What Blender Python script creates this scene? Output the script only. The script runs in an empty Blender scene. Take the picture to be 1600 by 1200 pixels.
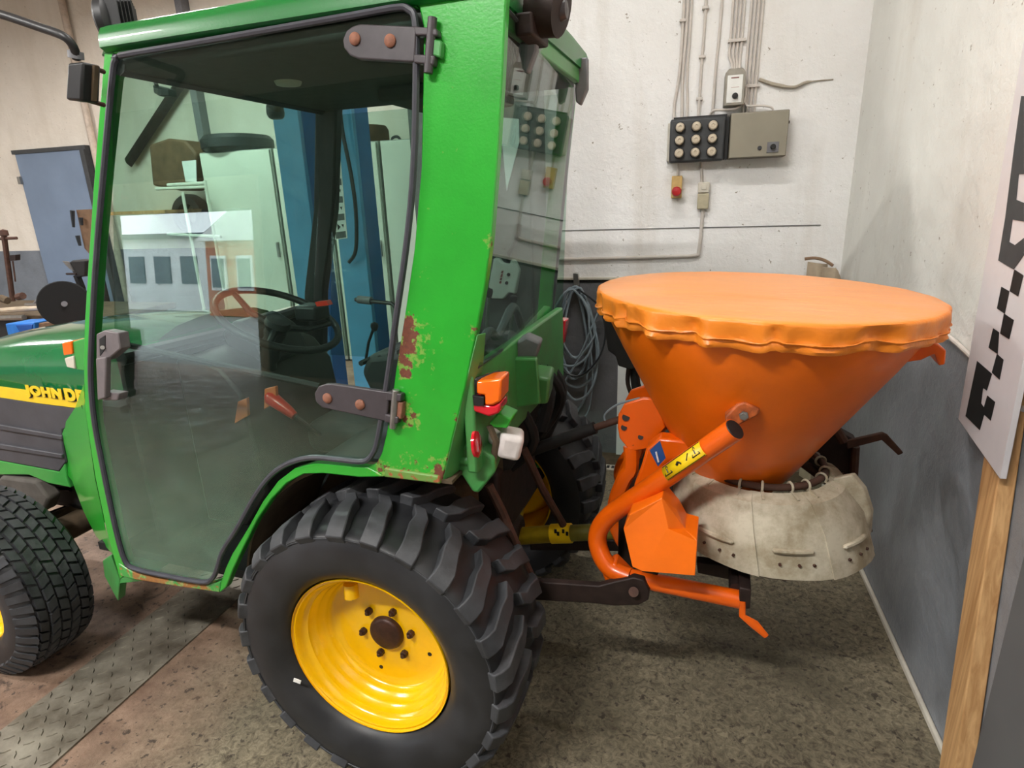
import bpy, bmesh, math, random
from math import sin, cos, pi, radians, hypot
from mathutils import Vector as V, Matrix
random.seed(7)
S = bpy.context.scene
C = S.collection

# ------------------------------------------------------------------ camera, world, light, exposure
FPX = 938.0
YAW, PITCH, ROLL = -.337, .296, .036
CAM = V((.716, -.961, 1.36))
_f = V((sin(YAW)*cos(PITCH), cos(YAW)*cos(PITCH), -sin(PITCH)))
_r = V((cos(YAW), -sin(YAW), 0)); _d = _f.cross(_r)
RT = _r*cos(ROLL)+_d*sin(ROLL); DN = -_r*sin(ROLL)+_d*cos(ROLL)
cd = bpy.data.cameras.new('camera'); cam = bpy.data.objects.new('camera', cd); C.objects.link(cam)
cd.sensor_width = 36; cd.lens = FPX/1600*36; cd.clip_start = .02; cd.clip_end = 200
cam.matrix_world = Matrix(((RT.x, -DN.x, -_f.x, CAM.x), (RT.y, -DN.y, -_f.y, CAM.y), (RT.z, -DN.z, -_f.z, CAM.z), (0, 0, 0, 1)))
S.camera = cam
w = bpy.data.worlds.new('sky'); S.world = w; w.use_nodes = True
bg = w.node_tree.nodes['Background']; bg.inputs[0].default_value = (.86, .93, 1, 1); bg.inputs[1].default_value = 9.0
RY = .049
RX = V((cos(RY), sin(RY), 0)); RN = V((-sin(RY), cos(RY), 0))
def rm(x, y, z): return RX*x+RN*y+V((0, 0, z))
def area(name, loc, sx, sy, power, col, rot):
    l = bpy.data.lights.new(name, 'AREA'); l.shape = 'RECTANGLE'; l.size = sx; l.size_y = sy; l.energy = power; l.color = col
    o = bpy.data.objects.new(name, l); C.objects.link(o); o.location = loc; o.rotation_euler = rot; return o
FILL_LAMPS = [(-.6, -2.0, 3.3, 125), (-3.4, -1.4, 3.3, 115), (-3.2, 2.7, 3.3, 95), (-6.2, 1.2, 3.3, 110), (.35, .5, 3.3, 27)]  # fill lamps added out of view to light the room
for lx, ly, lz, pw in FILL_LAMPS:
    area('fill_light', rm(lx, ly, lz), 1.25, .12, pw, (1, .975, .94), (0, 0, RY))
# daylight falling in through the open gate, at the gate itself
gp_ = area('gate_daylight', rm(-6.62, -4.98, 1.08), 2.75, 2.15, 1, (1, 1, 1), (radians(-90), 0, RY)); gp_.data.cycles.is_portal = True
S.view_settings.view_transform = 'Standard'; S.view_settings.look = 'None'
S.view_settings.exposure = .35; S.view_settings.gamma = 1; S.view_settings.use_curve_mapping = False

# ------------------------------------------------------------------ geometry helpers
def ray(x, y): return RT*((x-800)/FPX)+DN*((y-600)/FPX)+_f
def at(x, y, Y):
    d = ray(x, y); return CAM+d*((Y-CAM.y)/d.y)
def atx(x, y, X):
    d = ray(x, y); return CAM+d*((X-CAM.x)/d.x)
def atz(x, y, Z):
    d = ray(x, y); return CAM+d*((Z-CAM.z)/d.z)
def on(x, y, n, dist):
    d = ray(x, y); return CAM+d*((dist-CAM.dot(n))/d.dot(n))
def bw(x, y, off=0): return on(x, y, RN, 2.1-off)        # back wall, off = proud of it
def rw(x, y, off=0): return on(x, y, RX, 1.345-off)      # right wall
SN = V((0, -1, .07)).normalized(); S0 = V((0, .10, .8))   # near side plane of the cab
def sp(x, y, off=0): return on(x, y, SN, S0.dot(SN)+off)

class B:
    def __init__(s): s.v = []; s.f = []
    def add(s, vs, fs):
        n = len(s.v); s.v += [V(p) for p in vs]; s.f += [tuple(i+n for i in f) for f in fs]; return s
    def hexa(s, p): return s.add(p, [(0, 3, 2, 1), (4, 5, 6, 7), (0, 1, 5, 4), (1, 2, 6, 5), (2, 3, 7, 6), (3, 0, 4, 7)])
    def box(s, a, b, M=None):
        x0, y0, z0 = a; x1, y1, z1 = b
        p = [V(q) for q in ((x0,y0,z0),(x1,y0,z0),(x1,y1,z0),(x0,y1,z0),(x0,y0,z1),(x1,y0,z1),(x1,y1,z1),(x0,y1,z1))]
        if M: p = [M(q) for q in p]
        return s.hexa(p)
    def rbox(s, a, b): return s.box(a, b, lambda q: rm(*q))
    def prism(s, pts, vec):
        n = len(pts); vec = V(vec); pts = [V(p) for p in pts]
        s.add(pts+[p+vec for p in pts], [tuple(range(n))[::-1], tuple(range(n, 2*n))]+[(i, (i+1) % n, (i+1) % n+n, i+n) for i in range(n)]); return s
    def ring(s, rings, closed=False, caps=True):
        m = len(rings[0]); n0 = len(s.v)
        for r in rings: s.v += [V(p) for p in r]
        k = len(rings)
        for i in range(k if closed else k-1):
            a = n0+i*m; b = n0+((i+1) % k)*m
            for j in range(m): s.f.append((a+j, a+(j+1) % m, b+(j+1) % m, b+j))
        if caps and not closed:
            s.f.append(tuple(n0+j for j in range(m))[::-1]); s.f.append(tuple(n0+(k-1)*m+j for j in range(m)))
        return s
    def tube(s, path, r, n=10, closed=False, caps=True, flat=1, up=None):
        path = [V(p) for p in path]; k = len(path); rings = []; prev = None
        for i, p in enumerate(path):
            a = path[(i-1) % k] if (i > 0 or closed) else p; b = path[(i+1) % k] if (i < k-1 or closed) else p
            t = (b-a).normalized()
            if prev is None:
                u = V(up) if up else (V((0, 0, 1)) if abs(t.z) < .9 else V((1, 0, 0)))
            else: u = prev
            u = (u-t*u.dot(t)).normalized(); prev = u; w_ = t.cross(u)
            rr = r[i] if isinstance(r, (list, tuple)) else r
            rings.append([p+u*cos(2*pi*j/n)*rr+w_*sin(2*pi*j/n)*rr*flat for j in range(n)])
        return s.ring(rings, closed, caps)
    def cyl(s, a, b, r, n=20, r2=None): return s.tube([a, b], [r, r if r2 is None else r2], n)
    def lathe(s, prof, c, ax, n=32, closed=False, caps=True):
        c = V(c); ax = V(ax).normalized(); u = ax.orthogonal().normalized(); w_ = ax.cross(u)
        rings = [[c+ax*h+(u*cos(2*pi*j/n)+w_*sin(2*pi*j/n))*r for j in range(n)] for r, h in prof]
        return s.ring(rings, closed, caps)
    def build(s, name, mat, parent=None, bevel=0, smooth=True, ang=38, sub=0, seg=2):
        me = bpy.data.meshes.new(name)
        off = ROOTLOC.get(parent.name, V((0, 0, 0))) if parent else V((0, 0, 0))
        if parent is None:
            zs = min(p.z for p in s.v); c = sum(s.v, V())/len(s.v); off = V((c.x, c.y, zs))
        me.from_pydata([p-off for p in s.v], [], s.f)
        bm = bmesh.new(); bm.from_mesh(me); bmesh.ops.recalc_face_normals(bm, faces=bm.faces); bm.to_mesh(me); bm.free()
        me.materials.append(mat)
        if smooth: me.shade_smooth(); me.set_sharp_from_angle(angle=radians(ang))
        o = bpy.data.objects.new(name, me); C.objects.link(o)
        if parent: o.parent = parent; ROOTLOC[o.name] = off
        else: o.location = off; ROOTLOC[o.name] = off
        if bevel:
            m = o.modifiers.new('bevel', 'BEVEL'); m.width = bevel; m.segments = seg; m.limit_method = 'ANGLE'; m.angle_limit = radians(35)
        if sub:
            m = o.modifiers.new('sub', 'SUBSURF'); m.levels = sub; m.render_levels = sub
        return o
ROOTLOC = {}
def thing(name, loc, label, cat, group=None):
    o = bpy.data.objects.new(name, None); C.objects.link(o); o.location = loc; o.empty_display_size = .1
    ROOTLOC[o.name] = V(loc); return tag(o, label, cat, group)
def tag(o, label=None, cat=None, group=None, kind=None):
    if label: o['label'] = label
    if cat: o['category'] = cat
    if group: o['group'] = group
    if kind: o['kind'] = kind
    return o
def struct(o): o['kind'] = 'structure'; return o
def cat_rom(pts, k=5, closed=False):
    pts = [V(p) for p in pts]; n = len(pts); out = []
    for i in range(n if closed else n-1):
        p0 = pts[(i-1) % n] if (closed or i > 0) else pts[0]; p1 = pts[i]; p2 = pts[(i+1) % n]; p3 = pts[(i+2) % n] if (closed or i < n-2) else p2
        for j in range(k):
            t = j/k; out.append(.5*((2*p1)+(p2-p0)*t+(2*p0-5*p1+4*p2-p3)*t*t+(3*p1-p0-3*p2+p3)*t**3))
    if not closed: out.append(pts[-1])
    return out
def text(name, body, mat, size, origin, xdir, ydir, parent, extrude=.0006, align='LEFT', shear=0, bold=0, fit=None):
    cu = bpy.data.curves.new(name, 'FONT'); cu.body = body; cu.size = size; cu.extrude = extrude; cu.align_x = align; cu.align_y = 'CENTER'; cu.shear = shear; cu.space_character = 1.12; cu.space_word = 1.3; cu.offset = bold
    t = bpy.data.objects.new(name+'_tmp', cu); C.objects.link(t); bpy.context.view_layer.update()
    me = bpy.data.meshes.new_from_object(t); bpy.data.objects.remove(t)
    xd = V(xdir).normalized(); yd = V(ydir); yd = (yd-xd*yd.dot(xd)).normalized(); zd = xd.cross(yd)
    off = ROOTLOC[parent.name]
    if fit:
        xs = [v.co.x for v in me.vertices]; ys = [v.co.y for v in me.vertices]; fx = fit[0]/(max(xs)-min(xs)); fy = fit[1]/(max(ys)-min(ys)); x0 = min(xs)
        for v in me.vertices: v.co.x = (v.co.x-x0)*fx; v.co.y *= fy
    for v in me.vertices: v.co = V(origin)-off+xd*v.co.x+yd*v.co.y+zd*v.co.z
    me.materials.clear(); me.materials.append(mat)
    o = bpy.data.objects.new(name, me); C.objects.link(o); o.parent = parent; ROOTLOC[o.name] = off; return o

# ------------------------------------------------------------------ materials
def srgb(*c): return tuple(((x/255)/12.92 if x/255 <= .04045 else ((x/255+.055)/1.055)**2.4) for x in c)+(1,)
class N:
    def __init__(s, name):
        s.m = bpy.data.materials.new(name); s.m.use_nodes = True; s.t = s.m.node_tree; s.n = s.t.nodes; s.p = s.n['Principled BSDF']; s.out = s.n['Material Output']
        s.g = s.n.new('ShaderNodeNewGeometry').outputs['Position']
    def link(s, a, b): s.t.links.new(a, b)
    def set(s, i, v):
        if hasattr(v, 'links'): s.link(v, i)
        else: i.default_value = v
    def noise(s, scale, detail=4, rough=.55, vec=None, dist=0):
        n = s.n.new('ShaderNodeTexNoise'); n.inputs['Scale'].default_value = scale; n.inputs['Detail'].default_value = detail; n.inputs['Roughness'].default_value = rough; n.inputs['Distortion'].default_value = dist
        s.link(vec or s.g, n.inputs['Vector']); return n.outputs['Fac']
    def ramp(s, fac, a, b, lo=0, hi=1):
        n = s.n.new('ShaderNodeMapRange'); s.set(n.inputs[0], fac); n.inputs[1].default_value = a; n.inputs[2].default_value = b; n.inputs[3].default_value = lo; n.inputs[4].default_value = hi; return n.outputs[0]
    def mix(s, fac, a, b, mode='MIX'):
        n = s.n.new('ShaderNodeMix'); n.data_type = 'RGBA'; n.blend_type = mode; s.set(n.inputs[0], fac); s.set(n.inputs[6], a); s.set(n.inputs[7], b); return n.outputs[2]
    def math(s, op, a, b=0, c=None):
        n = s.n.new('ShaderNodeMath'); n.operation = op; s.set(n.inputs[0], a); s.set(n.inputs[1], b)
        if c is not None: s.set(n.inputs[2], c)
        return n.outputs[0]
    def sep(s): n = s.n.new('ShaderNodeSeparateXYZ'); s.link(s.g, n.inputs[0]); return n.outputs
    def scaled(s, sx, sy, sz):
        n = s.n.new('ShaderNodeMapping'); s.link(s.g, n.inputs[0]); n.inputs['Scale'].default_value = (sx, sy, sz); return n.outputs[0]
    def spot(s, p, r):
        n = s.n.new('ShaderNodeVectorMath'); n.operation = 'DISTANCE'; s.link(s.g, n.inputs[0]); n.inputs[1].default_value = tuple(p)
        return s.ramp(n.outputs['Value'], r, 0, 0, 1)
    def bump(s, h, strength=.3, dist=.01, prev=None):
        n = s.n.new('ShaderNodeBump'); n.inputs['Strength'].default_value = strength; n.inputs['Distance'].default_value = dist; s.link(h, n.inputs['Height'])
        s.link(n.outputs[0], s.p.inputs['Normal']); return n.outputs[0]
    def fin(s, col=None, rough=None, metal=None, spec=None, coat=None):
        for k, v in (('Base Color', col), ('Roughness', rough), ('Metallic', metal), ('Specular IOR Level', spec), ('Coat Weight', coat)):
            if v is not None: s.set(s.p.inputs[k], v)
        return s.m
def simple(name, rgb, rough=.5, metal=0, var=.12, scale=30, bump=0, spec=.5, coat=0):
    m = N(name); c = srgb(*rgb); f = m.noise(scale, 3)
    dark = tuple(x*(1-2*var) for x in c[:3])+(1,); col = m.mix(m.ramp(f, .3, .7), dark, c)
    if bump: m.bump(f, bump, .004)
    return m.fin(col, rough, metal, spec, coat)
# painted metal with rust, spots = [(point, radius, strength)]
def paint(name, rgb, rough, spots=(), rust=(84, 48, 38), chips=.72, scuff=None, dirt=.0, coat=.3, pale=None):
    m = N(name); c = srgb(*rgb)
    f = m.noise(9, 5); col = m.mix(m.ramp(f, .35, .75), tuple(x*.86 for x in c[:3])+(1,), c)
    acc = None
    for p, r, k in spots:
        q = m.math('MULTIPLY', m.spot(p, r), k); acc = q if acc is None else m.math('MAXIMUM', acc, q)
    fine = m.noise(55, 6, .65)
    if pale:
        h = m.math('ADD', m.noise(70, 4, .6), m.math('MULTIPLY', acc, .42) if acc is not None else 0.0)
        col = m.mix(m.ramp(h, .70, .80), col, srgb(*pale))
    base = m.math('ADD', fine, m.math('MULTIPLY', acc, .5)) if acc is not None else fine
    mask = m.ramp(base, chips, chips+.05)
    col = m.mix(mask, col, m.mix(m.noise(120, 2), srgb(*rust), srgb(rust[0]*1.5, rust[1]*1.4, rust[2]*1.2)))
    if dirt: col = m.mix(m.math('MULTIPLY', m.ramp(m.noise(5, 6, .7), .42, .7), dirt), col, srgb(92, 80, 62))
    r_ = m.math('ADD', m.math('MULTIPLY', mask, .45), rough)
    m.bump(m.math('SUBTRACT', m.noise(180, 2), m.math('MULTIPLY', mask, 1.5)), .12, .002)
    return m.fin(col, r_, 0, .5, m.math('MULTIPLY', m.math('SUBTRACT', 1, mask), coat))
M = {}
M['green'] = paint('green_paint', (42, 166, 46), .32,
    [(sp(640, 540), .11, .62), (sp(637, 505), .04, 1.1), (sp(635, 565), .035, 1.1), (sp(636, 540), .045, 1.25), (sp(637, 522), .04, 1.2), (sp(633, 582), .03, 1.1), (sp(640, 655), .05, .8), (sp(628, 640), .06, .75), (sp(600, 735), .07, .7), (sp(685, 745), .07, .85), (sp(650, 745), .05, .8), (sp(745, 520), .035, .6), (sp(715, 655), .03, .7), (sp(770, 380), .025, .7), (sp(640, 735), .09, .55), (sp(655, 430), .04, .35), (sp(700, 720), .05, .55)], chips=.80, pale=(120, 160, 70), coat=.35)
M['green_low'] = paint('green_paint_worn', (62, 160, 70), .35, [(sp(240, 905), .18, .85), (sp(300, 915), .14, .8), (sp(190, 900), .08, .6)], rust=(120, 86, 50), chips=.74, coat=.2, pale=(140, 150, 90))
M['green_roof'] = paint('green_paint_roof', (10, 110, 42), .35, chips=.9, coat=.3)
M['green_pale'] = paint('green_paint_faded', (70, 152, 78), .4, [(at(745, 760, .15), .1, .2), (at(760, 660, .2), .1, .35)], rust=(96, 82, 60), chips=.78, dirt=.5, coat=.2)
M['hood'] = paint('hood_paint', (18, 112, 62), .16, chips=.9, coat=.8)
M['orange'] = paint('orange_paint', (242, 100, 6), .32, [(at(985, 690, .5), .07, .35), (at(975, 650, .5), .05, .5), (at(1000, 890, .3), .09, .45), (at(975, 885, .3), .07, .35), (at(1000, 740, .5), .08, .3)], rust=(92, 44, 26), chips=.80, coat=.3)
M['orange_hop'] = paint('orange_hopper_paint', (240, 112, 6), .42, rust=(120, 50, 20), chips=.83, coat=.15)
M['orange_guard'] = paint('orange_guard_paint', (255, 118, 10), .42, rust=(150, 70, 30), chips=.76, coat=.1)
M['yellow'] = paint('yellow_rim_paint', (252, 196, 4), .22, rust=(150, 90, 20), chips=.81, coat=.5)
def rubber():
    m = N('tyre_rubber'); f = m.noise(14, 5, .6)
    col = m.mix(m.ramp(f, .35, .7), srgb(40, 41, 44), srgb(66, 68, 72))
    col = m.mix(m.math('MULTIPLY', m.ramp(m.noise(6, 6, .7), .52, .7), .45), col, srgb(98, 98, 100))
    m.bump(m.noise(90, 3), .15, .003); return m.fin(col, m.ramp(f, .3, .7, .5, .7), 0, .5)
M['rubber'] = rubber()
def sidewall():
    m = N('black_rubber_sidewall'); f = m.noise(10, 5, .6)
    col = m.mix(m.ramp(f, .4, .75), srgb(30, 31, 34), srgb(48, 49, 52)); m.bump(m.noise(60, 3), .08, .003)
    return m.fin(col, m.ramp(f, .3, .7, .38, .6), 0, .5)
M['sidewall'] = sidewall()
M['black'] = simple('black_plastic', (32, 32, 34), .45)
M['blacksoft'] = simple('black_vinyl', (38, 40, 42), .6, bump=.2)
M['seal'] = simple('grey_black_rubber_seal', (66, 66, 74), .38)
M['hinge'] = simple('dark_hinge_plastic', (70, 64, 68), .42, bump=.1)
M['iron'] = simple('rusty_brown_iron', (84, 56, 44), .7, .2, .2, 40, .3)
M['darkiron'] = simple('dark_oily_iron', (52, 38, 34), .6, .3, .25, 30, .3)
M['rust'] = simple('copper_brown_rust', (150, 98, 76), .7, 0, .2, 80, .3)
M['mud'] = simple('brown_caked_mud', (96, 80, 60), .9, 0, .25, 18, .5)
M['grime'] = simple('black_greasy_dirt', (28, 26, 26), .75, 0, .25, 22, .4)
M['steel'] = simple('bare_steel', (170, 168, 165), .35, .9)
M['greyplastic'] = simple('grey_plastic', (116, 116, 120), .5)
M['white'] = simple('white_plastic', (232, 232, 228), .45, var=.04)
M['offwhite'] = simple('aged_white_plastic', (208, 202, 188), .5, var=.06)
M['redlens'] = simple('red_lens', (214, 20, 44), .15, 0, .05, coat=.8)
M['orangelens'] = simple('orange_lens', (255, 112, 8), .15, 0, .05, coat=.8)
M['redplastic'] = simple('red_plastic', (222, 52, 32), .3, coat=.4)
M['orangelever'] = simple('dull_orange_plastic', (232, 120, 66), .5)
M['yellowshaft'] = simple('yellow_plastic_tube', (176, 150, 24), .45, 0, .2, 20, .1)
M['olive'] = simple('olive_plastic_tube', (118, 112, 36), .5, 0, .15, 20)
M['yellowlabel'] = simple('yellow_label', (246, 206, 20), .4, 0, .05)
M['decalyellow'] = simple('yellow_decal', (244, 206, 34), .35, 0, .04, coat=.3)
M['print'] = simple('black_print', (22, 22, 22), .5, var=.02)
M['blueprint'] = simple('blue_label', (34, 78, 140), .4, var=.05)
M['grille'] = simple('dark_grey_side_grille', (74, 74, 80), .5, 0, .15, 12, .15)
M['hub'] = simple('brown_hub', (70, 44, 34), .5, .3, .2, 60, .3)
M['wallpipe'] = simple('painted_white_conduit', (206, 198, 190), .55, var=.06)
M['panelblack'] = simple('fuse_panel_charcoal', (62, 64, 66), .5)
M['cabinet'] = simple('taupe_metal_cabinet', (150, 144, 128), .45, .2, .06, 6)
M['fusecap'] = simple('ceramic_fuse_cap', (206, 192, 170), .3, 0, .1)
M['yellowbeige'] = simple('yellowed_plastic_box', (206, 172, 108), .5)
M['beige'] = simple('beige_cardboard', (196, 178, 154), .8, 0, .12, 14, .1)
M['wood'] = None
M['cable'] = simple('grey_cable', (138, 152, 160), .45)
M['darkcable'] = simple('black_cable', (34, 38, 42), .45)
M['clothwhite'] = simple('white_tape_wrap', (226, 218, 216), .6, 0, .08, 40, .3)
M['blue'] = simple('blue_lift_paint', (22, 110, 176), .4, 0, .1, 8)
M['bluelight'] = simple('light_blue_lift_paint', (88, 160, 205), .4, 0, .08, 8)
M['locker'] = simple('cream_white_locker_enamel', (224, 226, 214), .4, 0, .04, 4)
M['bluebox'] = simple('blue_box_paint', (40, 120, 205), .4, 0, .15, 10)
M['bluedoor'] = simple('blue_grey_door_paint', (116, 132, 154), .5, 0, .08, 3)
M['sticker'] = simple('white_sticker', (226, 230, 228), .5, 0, .03)
M['greyboard'] = simple('grey_painted_board', (98, 98, 98), .6, 0, .08, 5)
M['brownbox'] = simple('brown_machine_paint', (110, 82, 58), .7, 0, .2, 14)
M['headliner'] = simple('dark_grey_headliner', (70, 74, 72), .85, 0, .12, 30, .2)

def wood():
    m = N('pale_pine_wood'); v = m.scaled(60, 60, 3.0); f = m.noise(1.2, 5, .6, v, .6)
    col = m.mix(m.ramp(f, .3, .7), srgb(176, 128, 78), srgb(222, 178, 124)); m.bump(f, .1, .002); return m.fin(col, .6)
M['wood'] = wood()
def checker():
    m = N('worn_checker_steel'); f = m.noise(6, 6, .7)
    col = m.mix(m.ramp(f, .35, .65), srgb(96, 88, 76), srgb(150, 144, 130)); return m.fin(col, m.ramp(f, .3, .7, .4, .75), .35)
M['checker'] = checker()
def guard():
    m = N('dirty_white_plastic_skirt'); f = m.noise(9, 6, .7)
    col = m.mix(m.ramp(f, .4, .62), srgb(152, 140, 116), srgb(196, 188, 168)); col = m.mix(m.math('MULTIPLY', m.ramp(m.noise(4, 4), .55, .68), .5), col, srgb(128, 118, 98))
    return m.fin(col, .5, 0, .4)
M['guard'] = guard()
def tarp():
    m = N('orange_pvc_tarpaulin'); f = m.noise(5, 5, .6, m.scaled(1, 3, 1))
    z = m.sep()[2]; top = m.ramp(f, .35, .7)
    col = m.mix(top, srgb(232, 126, 22), srgb(238, 140, 48))
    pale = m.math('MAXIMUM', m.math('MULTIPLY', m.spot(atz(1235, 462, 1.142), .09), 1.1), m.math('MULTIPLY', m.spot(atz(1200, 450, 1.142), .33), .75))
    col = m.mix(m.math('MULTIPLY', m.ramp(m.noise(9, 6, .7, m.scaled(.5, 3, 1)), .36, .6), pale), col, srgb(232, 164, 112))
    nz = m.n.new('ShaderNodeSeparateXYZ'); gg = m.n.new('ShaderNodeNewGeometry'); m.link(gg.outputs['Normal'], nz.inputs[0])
    top_pale = m.math('MULTIPLY', m.ramp(nz.outputs[2], .9, .985), m.ramp(m.noise(4, 6, .65, m.scaled(.6, 2, 1)), .3, .62, .35, 1))  # paler where the cover faces up, broken by stretched noise
    col = m.mix(top_pale, col, srgb(224, 150, 92))
    m.bump(m.noise(14, 5, .65, m.scaled(.6, 3.5, 1)), .35, .008)
    return m.fin(col, .38, 0, .5)
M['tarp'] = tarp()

def t_back(m): return m.n.new('ShaderNodeNewGeometry').outputs['Backfacing']
def glass(name, tint, dirt=0.0, zdirt=None, refl=1.0):
    m = N(name); t = m.n; tr = t.new('ShaderNodeBsdfTransparent'); tr.inputs[0].default_value = tint
    gl = t.new('ShaderNodeBsdfGlossy'); gl.inputs['Roughness'].default_value = .0
    fr = t.new('ShaderNodeFresnel'); m.link(m.ramp(t_back(m), 0, 1, 1.5*refl, 1/(1.5*refl)), fr.inputs[0])
    mx = t.new('ShaderNodeMixShader'); m.link(fr.outputs[0], mx.inputs[0]); m.link(tr.outputs[0], mx.inputs[1]); m.link(gl.outputs[0], mx.inputs[2]); res = mx.outputs[0]
    if dirt:
        df = t.new('ShaderNodeBsdfDiffuse'); df.inputs[0].default_value = srgb(128, 160, 138)
        z = m.sep()[2]; a = m.ramp(z, zdirt[1], zdirt[0], .02, 1)
        a = m.math('MULTIPLY', a, m.ramp(m.noise(9, 6, .65), .3, .75, .45, 1)); a = m.math('MULTIPLY', a, dirt)
        m2 = t.new('ShaderNodeMixShader'); m.link(a, m2.inputs[0]); m.link(res, m2.inputs[1]); m.link(df.outputs[0], m2.inputs[2]); res = m2.outputs[0]
    m.link(res, m.out.inputs[0]); return m.m
M['glass_door'] = glass('tinted_door_glass', (.77, .87, .83, 1), .42, (.35, .95))
M['glass'] = glass('tinted_cab_glass', (.77, .87, .83, 1))
M['lensclear'] = glass('clear_lamp_glass', (.9, .9, .9, 1))

def plaster(name, hi, lo, dado=None, dz=.965, rough_scale=1.0):
    m = N(name); f = m.noise(2.0, 6, .6)
    col = m.mix(m.ramp(f, .3, .72), srgb(*lo), srgb(*hi))
    sp_ = m.noise(38, 5, .7); col = m.mix(m.ramp(sp_, .655, .70), col, srgb(150, 140, 126))
    st = m.noise(1.6, 4, .6, m.scaled(3, 3, .5)); col = m.mix(m.math('MULTIPLY', m.ramp(st, .52, .75), .35), col, srgb(190, 178, 160))
    h = m.math('ADD', m.noise(16*rough_scale, 6, .7), m.math('MULTIPLY', m.noise(3, 3), 1.5)); rough = .75
    if dado:
        z = m.sep()[2]; k = m.math('LESS_THAN', z, dz)
        d = m.mix(m.ramp(m.noise(3, 6, .65), .35, .7), srgb(*[x*.86 for x in dado]), srgb(*dado))
        d = m.mix(m.ramp(m.noise(60, 4, .6), .72, .76), d, srgb(150, 154, 156))
        col = m.mix(k, col, d); rough = m.ramp(k, 0, 1, .75, .42)
    m.bump(h, .55, .016); return m.fin(col, rough, 0, .4)
M['wall_back'] = plaster('white_rough_plaster_back', (240, 239, 238), (228, 226, 223), (112, 113, 116))
M['wall_right'] = plaster('white_plaster_right', (232, 232, 226), (218, 217, 211), (142, 146, 151), .965, .5)
M['wall_far'] = plaster('cream_plaster_far', (222, 214, 202), (208, 199, 186), (122, 128, 136), 1.0, .5)
M['wall_frontm'] = plaster('dark_front_wall', (84, 84, 82), (70, 70, 68), (60, 62, 64), .965, .5)
M['wall_plain'] = plaster('plain_wall', (214, 210, 200), (200, 196, 186), (92, 96, 99), .965, .5)
def floor_mat():
    m = N('stained_concrete_floor'); big = m.noise(1.3, 5, .6); g = m.noise(48, 8, .75, None, 1.2); fine = m.noise(110, 4, .7)
    a = m.mix(m.ramp(g, .36, .64), srgb(74, 66, 52), srgb(150, 140, 116))
    a = m.mix(m.math('MULTIPLY', m.ramp(m.noise(2.2, 5, .6), .42, .66), .55), a, srgb(84, 78, 62))
    x = m.sep()
    brown = m.ramp(m.math('ADD', x[0], m.math('MULTIPLY', big, .5)), .05, -.75, 0, 1)
    b = m.mix(m.ramp(m.noise(14, 7, .7), .35, .68), srgb(112, 88, 72), srgb(160, 134, 114))
    b = m.mix(m.math('MULTIPLY', m.ramp(m.noise(3, 5, .6), .45, .7), .6), b, srgb(92, 70, 58))
    col = m.mix(m.ramp(brown, .3, .8), a, b)
    col = m.mix(m.math('MULTIPLY', m.ramp(m.noise(9, 6, .75, None, .8), .60, .66), .7), col, srgb(62, 50, 42))
    col = m.mix(m.math('MULTIPLY', m.ramp(m.noise(42, 4, .6), .60, .65), .8), col, srgb(48, 40, 34))
    m.bump(m.math('ADD', g, fine), .3, .006)
    return m.fin(col, m.ramp(m.noise(5, 4), .35, .7, .45, .8), 0, .5)
M['floor'] = floor_mat()
M['ceiling'] = simple('white_ceiling', (222, 220, 214), .85)
M['asphalt'] = simple('outdoor_paving', (150, 150, 148), .9)
M['orangehouse'] = simple('terracotta_facade', (190, 110, 76), .9, 0, .05)
M['whitetrim'] = simple('white_facade_trim', (235, 235, 235), .8)
M['pane_dark'] = simple('dark_window_pane', (70, 84, 96), .2)
m_ = N('fill_tube'); m_.p.inputs['Emission Color'].default_value = (1, .97, .92, 1); m_.p.inputs['Emission Strength'].default_value = 4; M['lamp'] = m_.m  # glowing tubes of the added fill lamps

# ------------------------------------------------------------------ the setting
XL, XR, YF, YB, YD, H = -9.0, 1.345, -5.0, 2.1, 4.3, 3.5
b = B().rbox((XL-.2, YF-.2, -.15), (XR+.2, YD+.2, 0)); struct(b.build('floor', M['floor']))
b = B().rbox((XL-.2, YF-.2, H), (XR+.2, YD+.2, H+.15)); struct(b.build('ceiling', M['ceiling']))
b = B().rbox((XR, YF-.2, 0), (XR+.2, YB+.2, H)); struct(b.build('wall_right', M['wall_right']))
b = B().rbox((-.38, YB, 0), (XR, YD+.2, H)); struct(b.build('wall_back', M['wall_back']))
b = B().rbox((XL, YD, 0), (-.38, YD+.2, H)); struct(b.build('wall_far', M['wall_far']))
b = B().rbox((XL-.2, YF-.2, 0), (XL, YD+.2, H)); struct(b.build('wall_left', M['wall_plain']))
GX0, GX1, GH = -8.0, -5.25, 2.15
b = B().rbox((GX1, YF-.2, 0), (XR, YF, H)).rbox((XL, YF-.2, 0), (GX0, YF, H)).rbox((GX0, YF-.2, GH), (GX1, YF, H))
struct(b.build('wall_front', M['wall_frontm']))
b = B().rbox((GX0-.1, YF, GH), (GX1+.1, YF+.04, GH+.4)).rbox((GX1, YF, 0), (GX1+.12, YF+.04, GH)); struct(b.build('trim_6', M['beige']))
# dado lip of the thicker plaster above the grey paint, the fine joint above it
b = B().rbox((-.38, YB-.012, .958), (1.23, YB+.01, .972)); struct(b.build('trim_1', M['offwhite'], bevel=.003))
b = B().rbox((-.38, YB-.003, .944), (1.24, YB+.01, .958)); struct(b.build('trim_2', M['print']))
b = B().rbox((-.38, YB-.004, 1.205), (1.24, YB+.01, 1.2085)); struct(b.build('trim_3', M['greyboard']))
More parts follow.
